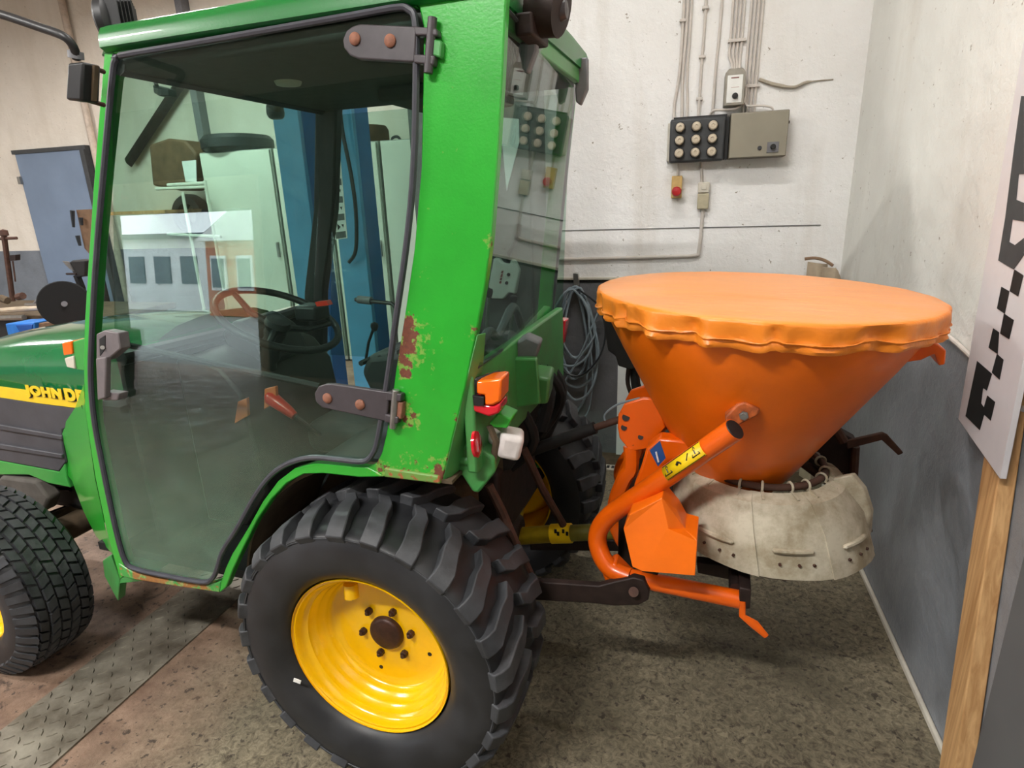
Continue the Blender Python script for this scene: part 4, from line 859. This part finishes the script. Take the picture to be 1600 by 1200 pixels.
pipe([(.642, Z, 0), (.631, 2.2, 0), (.624, 1.9, 0), (.63, 1.78, 0), (.632, 1.69, .01)], .0055, 'third thin white conduit from the left above the fuse panel')
pipe([(.700, Z, 0), (.690, 2.2, 0), (.684, 1.9, 0), (.682, 1.69, .01)], .006, 'single white conduit with three clips above the middle fuses', clips=(2.13, 1.94, 1.77))
pipe([(.768, Z, 0), (.756, 2.2, 0), (.746, 1.9, 0), (.742, 1.69, .01)], .006, 'white conduit just left of the grey switch box')
for i in range(4):
    x = .801+i*.0155; xe = .812+i*.0105
    pipe([(x+.012, Z, 0), (x, 2.1, 0), (x-.003, 1.95, 0), (xe, 1.90, .005), (xe+.001, 1.868, .03)], .0055, ['first', 'second', 'third', 'fourth'][i]+' conduit from the left in the bundle entering the switch box top')
B().rbox((.79, YB-.02, 1.985), (.862, YB, 1.997)).build('conduit_clip_bar', M['wallpipe']); tag(bpy.data.objects['conduit_clip_bar'], 'white clip bar across the conduit bundle above the switch box', 'clip')
for i in range(4):
    x = .872+i*.0155
    pipe([(x+.014, Z, 0), (x+.004, 2.2, 0), (x, 1.9, 0), (x, 1.70, 0)], .0055, ['first', 'second', 'third', 'fourth'][i]+' conduit from the left passing right of the switch box')
tag(B().rbox((.862, YB-.02, 1.80), (.932, YB, 1.812)).build('conduit_clip_bar', M['wallpipe']), 'white clip bar across conduits just right of the switch box', 'clip')
tag(B().tube(cat_rom([rm(.73, YB-.03, 1.69), rm(.745, YB-.05, 1.712), rm(.79, YB-.05, 1.712), rm(.84, YB-.05, 1.715), rm(.872, YB-.03, 1.745), rm(.878, YB-.02, 1.80)], 5), .0055, 8).build('wiring_cable', M['wallpipe']), 'white cable curving over the fuse panel under the switch box', 'cable')
tag(B().tube(cat_rom([rm(.878, YB-.02, 1.76), rm(.885, YB-.03, 1.725), rm(.94, YB-.04, 1.72), rm(.985, YB-.04, 1.71), rm(.995, YB-.04, 1.69)], 5), .0045, 8).build('wiring_cable', M['wallpipe']), 'white cable drooping onto the top of the taupe cabinet', 'cable')
tag(B().tube([rm(.602, YB-.012, 1.50), rm(.602, YB-.012, 1.44)], .005, 8).build('conduit', M['wallpipe']), 'short conduit from the fuse panel down to the red push button', 'conduit')
tag(B().tube([rm(.705, YB-.012, 1.50), rm(.712, YB-.012, 1.41)], .006, 8).build('conduit', M['wallpipe']), 'short conduit from the fuse panel down to the double switch', 'conduit')
tag(B().tube(cat_rom([rm(.724, YB-.011, 1.295), rm(.722, YB-.011, 1.2), rm(.716, YB-.011, 1.095), rm(.70, YB-.011, 1.077), rm(.6, YB-.011, 1.073), rm(.2, YB-.011, 1.066), rm(.0, YB-.011, 1.064)], 4), .008, 8).build('conduit', M['wallpipe']), 'long conduit from the double switch turning left along the wall', 'conduit')
# plaster scar right of the conduits
tag(B().tube(cat_rom([bw(1186, 124, .004), bw(1210, 132, .01), bw(1240, 136, .012), bw(1262, 128, .008), bw(1302, 124, .002)], 5), [.008]*8+[.006]*8+[.0025]*5, 6).build('wall_root', simple('plaster_scar_grey', (176, 166, 150), .9)), 'grey root-like wire scar running right from the conduits', 'wire')
gc_ = thing('backdrop_cupboard', rm(-.32, 1.94, 0), 'tall grey cupboard added behind the cab as dark backdrop to the rear window', 'cupboard')  # added dark backdrop so reflections in the rear window stand out
B().rbox((-.62, 1.80, .04), (-.03, 2.08, 2.05)).build('cupboard_body', simple('cupboard_side', (92, 96, 94), .55), gc_, bevel=.004)
B().rbox((-.61, 1.785, .07), (-.33, 1.80, 2.03)).build('cupboard_door', simple('cupboard_door_grey', (104, 108, 106), .5), gc_, bevel=.003)
B().rbox((-.325, 1.785, .07), (-.04, 1.80, 2.03)).build('cupboard_door', simple('cupboard_door_grey', (104, 108, 106), .5), gc_, bevel=.003)
B().rbox((-.60, 1.82, 0), (-.05, 2.06, .04)).build('plinth', M['black'], gc_)
B().rbox((-.35, 1.765, 1.0), (-.34, 1.785, 1.14)).build('cupboard_handle', M['steel'], gc_)
tag(B().prism([bw(x, y, .318) for x, y in [(786, 184), (811, 186), (812, 222), (806, 245), (792, 298), (786, 230), (784, 222)]], -RN*.006).build('white_template', M['sticker']), 'white tapered template sheet hanging on the grey cupboard', 'template')
# charger on the cupboard behind the cab glass
ch = thing('battery_charger', rm(-.25, YB-.34, .9), 'pale battery charger box hanging on the grey cupboard behind the cab', 'charger')
B().prism([bw(x, y, .316) for x, y in [(775, 402), (783, 403), (788, 410), (800, 411), (801, 405), (807, 405), (815, 421), (808, 458), (799, 455), (789, 466), (771, 465), (767, 445)]], -RN*.038).build('charger_body', M['white'], ch, bevel=.006)
for k, (y0, y1) in enumerate(((423, 427), (428, 433), (434, 438), (439, 443))):
    B().prism([bw(x, y, .3545) for x, y in [(784-k, y0), (787-k, y0), (786-k, y1), (782.5-k, y1)]], -RN*.001).build('charger_print', simple('charger_red_print', (150, 60, 60), .5), ch)
for x, y in ((795, 429), (792, 442)): B().lathe([(.008, 0), (.008, .006), (0, .006)], bw(x, y, .354), -RN, 12).build('charger_dial', M['print'], ch)
B().tube(cat_rom([bw(x, y, .328) for x, y in [(794, 412), (796, 395), (806, 375), (812, 350)]], 4), .012, 8).build('charger_lead', M['darkcable'], ch)
# cable hank on a hook
hk = thing('cable_hank', bw(905, 450, .03), 'hank of grey extension cable hanging from a hook left of the hopper', 'cable')
B().prism([bw(897, 426, 0), bw(905, 426, 0), bw(906, 450, 0), bw(898, 450, 0)], -RN*.03).build('wall_hook', M['steel'], hk, bevel=.002)
random.seed(3)
loops = [(893, 450, 34, 200, .02), (900, 455, 42, 150, .03), (898, 448, 28, 110, .04), (904, 450, 36, 175, .05), (892, 452, 40, 120, .06), (898, 452, 24, 140, .035)]
for cx, cy, w_, h_, off in loops:
    pts = []
    for j in range(16):
        a = 2*pi*j/16; px = cx+w_*sin(a)*(.55+.45*(1-cos(a))/2)+random.uniform(-2, 2)+(h_-110)*.06*(1-cos(a))/2*random.choice((-1, 1))*.4; py = cy+h_*(1-cos(a))/2
        pts.append(bw(px, py, off+random.uniform(-.008, .008)))
    B().tube(cat_rom(pts, 4, True), .0065, 7, True).build('cable_loop', M['cable'], hk)
for pp in ([(885, 470), (875, 520), (900, 560), (925, 510), (938, 480)], [(880, 600), (905, 560), (930, 520), (918, 480), (905, 460)], [(872, 560), (900, 590), (935, 560), (926, 500)]):
    B().tube(cat_rom([bw(x, y, .06) for x, y in pp], 5), .0055, 7).build('cable_strand', M['cable'], hk)
B().tube(cat_rom([bw(x, y, .07) for x, y in [(903, 452), (935, 478), (946, 520), (935, 560), (905, 587), (875, 575), (862, 540)]], 5), .005, 7).build('dark_cable', M['darkcable'], hk)
B().tube(cat_rom([bw(x, y, .05) for x, y in [(868, 560), (866, 610), (885, 650), (905, 656), (920, 640), (926, 590), (920, 520)]], 5), .004, 7).build('cable_strand', M['cable'], hk)
# white board standing at the wall, black stand in front of it
tag(B().prism([bw(x, y, 0) for x, y in [(966, 570), (1012, 560), (1020, 640), (1000, 722), (963, 718)]], -RN*.02).build('white_board', M['sticker']), 'white board standing against back wall behind the orange mast', 'board')
bs = thing('black_stand', rm(.42, 1.7, 0), 'black angular machine stand behind the left flank of the hopper', 'stand')
def pl(px, b): return [on(x, y, RN, b) for x, y in px]
B().prism(pl([(944, 478), (966, 486), (990, 545), (1005, 572), (985, 578), (966, 572), (962, 557), (950, 548), (945, 520)], 1.7), RN*.08).build('stand_head', M['grime'], bs, bevel=.006)
B().prism(pl([(953, 484), (966, 486), (970, 504), (956, 506)], 1.69), RN*.02).build('paper_tag', M['sticker'], bs)
B().tube(pl([(990, 572), (996, 622), (1000, 700), (1005, 742)], 1.74), .022, 8).build('stand_post', M['grime'], bs)
B().tube(cat_rom(pl([(982, 575), (981, 600), (990, 625)], 1.72), 4), .01, 6).tube(cat_rom(pl([(1005, 575), (997, 590), (1003, 610)], 1.72), 4), .005, 6).build('stand_hose', M['darkiron'], bs)
B().cyl(rm(.55, 1.78, 0), rm(.55, 1.78, .03), .12, 20).build('stand_foot', M['grime'], bs)
# bent cardboard in the corner
cbd = thing('cardboard_sheet', rm(1.25, 2.03, 0), 'curled beige cardboard sheets standing in the wall corner behind the hopper', 'cardboard')
def crv(x0, x1, y0, bul, z0, z1):
    p = []
    for i in range(9):
        t = i/8; p.append((x0+(x1-x0)*t, y0-bul*sin(pi*t)))
    rings = [[rm(x, y, z0), rm(x, y+.005, z0), rm(x, y+.005, z1(i/8)), rm(x, y, z1(i/8))] for i, (x, y) in enumerate(p)]
    return B().ring(rings)
crv(1.20, 1.285, 2.08, .04, 0, lambda t: 1.045-.01*t).build('sheet', M['beige'], cbd)
crv(1.25, 1.335, 2.0, .05, 0, lambda t: 1.03-.0*t-(.07*max(0, t-.55)/.45)).build('sheet', M['beige'], cbd)
B().tube(cat_rom([rm(1.18, 2.05, 1.06), rm(1.22, 2.04, 1.065), rm(1.26, 2.03, 1.055), rm(1.29, 2.0, 1.035)], 4), .007, 6, flat=.5).build('torn_edge', simple('brown_edge', (140, 112, 88), .8), cbd)
# cable running down right wall
tag(B().tube(cat_rom([rw(1455, 505, .006), rw(1475, 520, .01), rw(1500, 541, .01), rw(1530, 570, .008), rw(1600, 640, .01)], 5), .006, 8).build('wall_cable', M['wallpipe']), 'painted cable running along the top of grey dado on right wall', 'cable')

# ------------------------------------------------------------------ survey board on its stud, grey panel
def rp(x, y, X=1.30): return on(x, y, RX, X)
sv = thing('marker_board', rp(1540, 700), 'white board with black stepped squares fixed to a wooden stud at right', 'sign board')
bl = rp(1497, 655); br = rp(1562, 748); tl_ = rp(1600, 60); updir = (tl_-bl).normalized()
B().prism([bl, br, br+updir*1.15, bl+updir*1.15], RX*.012).build('board', simple('white_foam_board', (214, 210, 212), .5, 0, .02), sv, bevel=.001)
def mark(px):
    return B().prism([rp(x, y, 1.2992) for x, y in px], -RX*.0006)
marks = [[(1527, 565), (1549, 583), (1557, 566), (1544, 596), (1534, 644), (1531, 671), (1509, 648)],]
sq = [
 [(1527, 564), (1550, 584), (1542, 610), (1536, 606), (1533, 630), (1540, 640), (1531, 672), (1509, 650)],
 [(1543, 618), (1555, 628), (1548, 657), (1535, 645)],
 [(1558, 553), (1568, 562), (1562, 593), (1550, 582)],
 [(1552, 513), (1561, 519), (1559, 553), (1545, 543)],
 [(1569, 490), (1584, 500), (1577, 530), (1563, 521)],
 [(1565, 448), (1577, 455), (1570, 490), (1558, 482)],
 [(1585, 421), (1599, 430), (1591, 463), (1578, 455)],
 [(1600, 150), (1600, 272), (1592, 272), (1588, 312), (1600, 317), (1600, 346), (1582, 343), (1577, 378), (1586, 383), (1600, 372), (1600, 398), (1584, 421), (1560, 407), (1571, 340), (1585, 230), (1596, 150)],
]
for i, s_ in enumerate(sq): mark(s_).build('black_marking', M['print'] if i < 7 else M['panelblack'], sv)
stud = thing('wooden_stud', rp(1490, 1200), 'raw pine stud leaning on right wall holding the marker board', 'stud')
s0, s1 = rp(1560, 740, 1.325), rp(1496, 1200, 1.325); dd = (s0-s1).normalized(); top = s0+dd*.75; bot = s1-dd*((s1.z-.005)/dd.z)
yy = RN*.036
B().hexa([bot-yy-RX*.022, bot+yy-RX*.022, bot+yy+RX*.018, bot-yy+RX*.018, top-yy-RX*.010, top+yy-RX*.010, top+yy+RX*.018, top-yy+RX*.018]).build('stud_timber', M['wood'], stud, bevel=.003)
gpn = B().rbox((1.235, -1.2, 0), (1.27, .085, 1.12)); tag(gpn.build('grey_panel', M['greyboard'], bevel=.003), 'grey sheet panel standing at far right in front of the wooden stud', 'panel')

# ------------------------------------------------------------------ far side: blue lift, lockers, tyres on top
def lift(px0, px1, b, label, mat):
    a = on(px0[0], px0[1], RN, b); a2 = on(px1[0], px1[1], RN, b); x0 = a.dot(RX); x1 = a2.dot(RX)
    t = thing('lift_post', rm((x0+x1)/2, b, 0), label, 'vehicle lift', 'posts of the blue vehicle lift')
    B().rbox((x0, b, 0), (x1, b+.04, 2.6)).build('post_face', mat, t, bevel=.004)
    B().rbox((x0, b+.04, 0), (x0+.02, b+.2, 2.6)).rbox((x1-.02, b+.04, 0), (x1, b+.2, 2.6)).build('post_flange', M['blue'], t)
    B().rbox((x0-.1, b-.1, 0), (x1+.1, b+.3, .02)).build('base_plate', M['blue'], t)
    return t, x0, x1
lp, x0, x1 = lift((428, 200), (468, 200), 2.5, 'left post of the blue vehicle lift seen through cab door glass', M['bluelight'])
lp, x0, x1 = lift((508, 200), (552, 205), 2.45, 'right lift post with strip of pictogram labels seen through cab glass', M['bluelight'])
stk = B().prism([on(x, y, RN, 2.449) for x, y in [(509, 207), (529, 209), (543, 372), (523, 375)]], -RN*.002).build('pictogram_strip', M['sticker'], lp)
for i in range(6):
    def lq(u, v):   # bilinear on the sticker
        A = V((509, 207)); Bq = V((529, 209)); Cq = V((543, 372)); D = V((523, 375)); p = A.lerp(Bq, u).lerp(D.lerp(Cq, u), v); return on(p[0], p[1], RN, 2.446)
    v0 = (i+.58)/6; v1 = (i+.95)/6
    B().prism([lq(.12, v0), lq(.9, v0), lq(.9, v1), lq(.12, v1)], -RN*.001).build('pictogram_text', simple('grey_print', (92, 96, 96), .5), stk)
    a0 = (i+.12)/6; a1 = (i+.5)/6
    B().prism([lq(.3, a0), lq(.55, (a0+a1)/2), lq(.3, a1)], -RN*.001).prism([lq(.6, a0+.01), lq(.8, a0+.01), lq(.75, a1-.02)], -RN*.001).build('pictogram', M['print'], stk)
B().tube(cat_rom([on(x, y, RN, 2.4) for x, y in [(530, 160), (536, 210), (548, 270), (556, 330), (556, 390), (545, 410)]], 5), .012, 8).build('lift_hose', M['darkcable'], lp)
B().prism([on(x, y, RN, 2.46) for x, y in [(541, 285), (552, 283), (560, 400), (548, 402)]], RN*.08).build('lift_control_box', M['greyplastic'], lp, bevel=.005)
edges = [308, 424, 506, 592, 680]
for i in range(4):
    xa = on(edges[i], 240, RN, 3.7).dot(RX)+.01; xb = on(edges[i+1], 240, RN, 3.7).dot(RX)-.012
    t = thing('locker', rm((xa+xb)/2, 4.0, 0), ['cream locker at the left end under the dark tyre', 'cream locker between the two lift posts', 'cream locker just right of the labelled lift post', 'cream locker at the right end beside door hinge'][i], 'locker', 'cream lockers along the far wall')
    B().rbox((xa, 3.72, .02), (xb, 4.25, 1.86)).build('locker_body', simple('locker_side', (180, 184, 176), .5), t)
    B().rbox((xa+.012, 3.70, .06), (xb-.012, 3.72, 1.85)).build('locker_door', M['locker'], t, bevel=.003)
    B().rbox((xb-.06, 3.68, .95), (xb-.04, 3.70, 1.08)).build('door_handle', M['steel'], t)
    B().rbox((xa, 3.76, 0), (xb, 4.2, .02)).build('plinth', M['black'], t)
def toplying(px, py, r, h, label, cat, mat, name):
    c = on(px, py, RN, 3.95); c.z = 1.862
    t = B().lathe([(r*.55, 0), (r*.9, 0), (r, h*.25), (r, h*.75), (r*.9, h), (r*.55, h), (r*.5, h*.6), (r*.5, h*.3)], c, (0, 0, 1), 36, True, False).build(name, mat)
    return tag(t, label, cat)
toplying(372, 225, .31, .14, 'dark tyre lying on the left locker', 'tyre', M['sidewall'], 'spare_tyre')
t = toplying(574, 225, .19, .14, 'dark drum with square holes lying on a locker right of the lift', 'drum', M['brownbox'], 'brake_drum')
tag(B().tube(cat_rom([on(x, y, RN, 3.9) for x, y in [(612, 228), (613, 216), (622, 214), (628, 224), (634, 228)]], 4), .012, 6).build('wire_coil', M['darkcable']), 'dark loop of wire on locker top beside the drum', 'wire')
# shelf stack left of the lockers: brown machine, rack, hanging tyres
sr = thing('white_rack', on(290, 420, RN, 3.6), 'white tubular rack left of the lockers seen through cab glass', 'rack')
for a, b2 in (((244, 295), (322, 292)), ((262, 289), (320, 286)), ((320, 282), (345, 470)), ((262, 366), (345, 370)), ((285, 300), (305, 470))): 
    q0, q1 = on(a[0], a[1], RN, 3.6), on(b2[0], b2[1], RN, 3.6)
    if b2[1] == 470: q1 = V((q0.x, q0.y, 0))
    B().tube([q0, q1], .014, 6).build('rack_tube', M['locker'], sr)
tag(B().prism([on(x, y, RN, 3.7) for x, y in [(232, 226), (262, 216), (288, 219), (300, 232), (306, 240), (308, 284), (280, 298), (238, 290)]], RN*.3).build('brown_machine', M['brownbox'], bevel=.02), 'bulky brown machine casing on a shelf behind the windscreen', 'machine')
tag(B().prism([on(x, y, RN, 3.692) for x, y in [(284, 252), (306, 250), (307, 284), (290, 284)]], RN*.006).build('paper_sheet', M['sticker']), 'pale paper sheet pinned in front of brown machine casing', 'paper')
c = on(308, 335, RN, 4.28)
tag(B().lathe([(.11, 0), (.18, 0), (.2, .04), (.2, .1), (.18, .14), (.11, .14)], c, -RN, 32, True, False).build('hanging_tyre', M['sidewall']), 'small tyre hanging behind the white rack', 'tyre')
tag(B().rbox((-4.75, 3.7, 1.36), (-4.02, 4.3, 1.39)).build('wall_shelf', M['wood']), 'wall shelf under the brown machine casing', 'shelf')
# slotted diagonal bar on the far wall
a = on(200, 255, RN, 4.23); b2 = on(292, 115, RN, 4.23)
dg = tag(B().tube([a, b2], .055, 4, flat=.4).build('slotted_bar', M['darkiron']), 'dark slotted steel bar slanting up behind the windscreen', 'bar')
pc = on(305, 140, RN, 4.25)
tag(B().rbox((on(296, 140, RN, 4.2).dot(RX), 4.2, 0), (on(306, 140, RN, 4.2).dot(RX), 4.3, 3.5)).build('wall_duct', M['greyplastic']), 'grey vertical duct on far wall above the lockers', 'duct')

# ------------------------------------------------------------------ left background
d = thing('door_1', rm(-5.9, 4.25, 0), 'blue grey door in the far wall at left', 'door'); d['kind'] = 'structure'
for k in ('label', 'category'): del d[k]
xa = on(27, 240, RN, 4.28).dot(RX); xb = on(133, 240, RN, 4.28).dot(RX)
B().rbox((xa, 4.25, 0), (xb, 4.30, 2.03)).build('door_leaf', M['bluedoor'], d, bevel=.005)
B().rbox((xa-.03, 4.24, 2.03), (xb+.06, 4.30, 2.07)).rbox((xb, 4.22, 0), (xb+.06, 4.30, 2.03)).build('door_frame', M['panelblack'], d)
B().rbox((xa-.02, 4.22, 1.72), (xa+.02, 4.25, 1.80)).build('door_hinge', M['steel'], d)
px_ = on(118, 110, RN, 4.27).dot(RX)
tag(B().cyl(rm(px_+.03, 4.26, 0), rm(px_+.03, 4.26, 3.5), .035, 10).build('wall_pipe', simple('cream_pipe', (196, 180, 164), .6)), 'cream pipe running up the far wall right of the blue door', 'pipe')
BY = 2.6
def Lp(x, y, b=BY): return on(x, y, RN, b)
zt = Lp(60, 500).z
wb = thing('workbench', rm(-4.6, BY+.2, 0), 'cluttered workbench at the left edge beyond the hood', 'workbench')
B().rbox((-6.2, BY, .55), (-3.7, BY+.7, .60)).build('bench_top', M['mud'], wb, bevel=.005)
B().rbox((-6.2, BY+.03, .3), (-3.75, BY+.05, .55)).build('bench_apron', M['grime'], wb)
for lx in (-6.1, -3.85):
    for ly in (BY+.06, BY+.6): B().rbox((lx, ly, 0), (lx+.07, ly+.07, .55)).build('leg', M['darkiron'], wb)
vs_ = thing('height_gauge', Lp(20, 465, 2.7), 'upright steel measuring post with crossbar on the workbench', 'gauge')
B().tube([Lp(6, 366, 2.7), Lp(20, 470, 2.7)], .02, 8).build('post', M['iron'], vs_)
B().tube([Lp(-6, 373, 2.7), Lp(26, 372, 2.7)], .012, 8).build('crossbar', M['iron'], vs_)
B().lathe([(0, .03), (.03, .02), (.032, -.02), (0, -.03)], Lp(6, 364, 2.7), (0, 0, 1), 12).build('post_cap', M['iron'], vs_)
B().prism([Lp(x, y, 2.69) for x, y in [(14, 399), (24, 398), (24, 407), (15, 408)]], RN*.04).build('slider', M['darkiron'], vs_)
B().tube([Lp(20, 408, 2.7), Lp(24, 440, 2.7)], .006, 6).build('side_rod', M['iron'], vs_)
whl = thing('grinding_wheel', Lp(101, 502, 2.4), 'large black wheel disc standing on the bench left of the cab pillar', 'wheel disc')
c = Lp(102, 475, 2.4); rr = (Lp(129, 475, 2.4)-c).length
B().lathe([(0, -.03), (rr, -.03), (rr, .03), (rr*.96, .036), (0, .036)], c, (c-CAM).normalized()*-1+V((-.2, 0, 0)), 40).build('disc', simple('matt_black', (12, 12, 12), .9), whl)
B().lathe([(0, .045), (.02, .045), (.022, .03)], c, (c-CAM).normalized()*-1+V((-.2, 0, 0)), 16).build('hub', M['greyplastic'], whl)
B().tube([c+V((0, .03, 0)), V((c.x, c.y+.03, .6))], .03, 8).build('stand', M['grime'], whl)
dh = thing('drill_head', Lp(125, 500, 2.5), 'dark bench drill head on a curved column beside the black wheel disc', 'drill')
B().prism([Lp(x, y, 2.5) for x, y in [(104, 412), (112, 407), (132, 407), (133, 432), (118, 434), (112, 424)]], RN*.12).build('head', M['grime'], dh, bevel=.01)
B().tube([Lp(120, 430, 2.55), Lp(128, 450, 2.55), Lp(130, 470, 2.55), Lp(130, 505, 2.55)], .025, 8).build('column', M['grime'], dh)
B().prism([Lp(x, y, 2.49) for x, y in [(97, 408), (106, 409), (115, 424), (108, 420)]], RN*.01).build('guard_edge', M['steel'], dh)
B().tube([Lp(104, 428, 2.5), Lp(120, 428, 2.5)], .008, 6).build('feed_lever', M['darkiron'], dh)
tb = thing('tool_board', Lp(125, 360, 3.45), 'dark board with hanging tools at the left edge of cab', 'tool board')
B().prism([Lp(x, y, 3.45) for x, y in [(119, 328), (160, 326), (160, 420), (132, 388)]], RN*.02).build('board', M['brownbox'], tb)
pt0 = Lp(150, 400, 3.49); B().tube([pt0, V((pt0.x, pt0.y, 0))], .03, 8).build('board_post', M['darkiron'], tb)
for (xa_, ya_), (xb_, yb_) in (((113, 329), (115, 355)), ((121, 368), (125, 384)), ((126, 340), (128, 352))): B().tube([Lp(xa_, ya_, 3.42), Lp(xb_, yb_, 3.42)], [.02, .012], 6).build('hanging_tool', M['darkcable'], tb)
bb = thing('blue_toolbox', Lp(30, 534, 2.4), 'blue metal box under the bench clutter at left edge', 'box')
B().prism([Lp(x, y, 2.35) for x, y in [(8, 506), (53, 504), (55, 534), (16, 540)]], RN*.2).build('box_body', M['bluebox'], bb, bevel=.006)
B().prism([Lp(x, y, 2.34) for x, y in [(24, 508), (50, 507), (48, 527), (36, 530)]], RN*.02).build('box_handle', simple('darker_blue', (24, 80, 160), .4), bb, bevel=.004)
tag(B().prism([Lp(x, y, 2.38) for x, y in [(60, 505), (95, 502), (128, 502), (128, 532), (60, 534)]], RN*.12).build('dark_crate', M['brownbox'], bevel=.006), 'dark brown crate right of the blue metal box', 'crate')
tag(B().prism([Lp(x, y, 2.33) for x, y in [(96, 516), (126, 512), (128, 508), (108, 508), (100, 511)]], RN*.08).build('orange_brush', M['orange'], bevel=.005), 'small orange brush lying below the black wheel disc', 'brush')
for i, (pts, r, mt, lb, ct, nm) in enumerate([([(0, 485), (40, 482), (74, 480)], .02, 'beige', 'long beige bar lying across the bench front', 'bar', 'bench_bar'), ([(0, 497), (38, 496)], .022, 'steel', 'bright steel tube on the bench left end', 'tube', 'steel_tube'), ([(50, 478), (66, 460)], .01, 'steel', 'thin steel rod propped diagonally among the bench clutter', 'rod', 'steel_rod'), ([(40, 476), (70, 476)], .012, 'steel', 'short bright rod beside the black wheel disc', 'rod', 'steel_rod'), ([(2, 466), (12, 470)], .03, 'mud', 'brown lump of scrap at the bench left corner', 'scrap', 'scrap_part'), ([(28, 464), (36, 462)], .028, 'iron', 'small rusty fitting on top of bench clutter', 'fitting', 'pipe_fitting')]):
    tag(B().tube([Lp(x, y, 2.55) for x, y in pts], r, 8).build(nm, M[mt]), lb, ct)
bpy.context.view_layer.update()
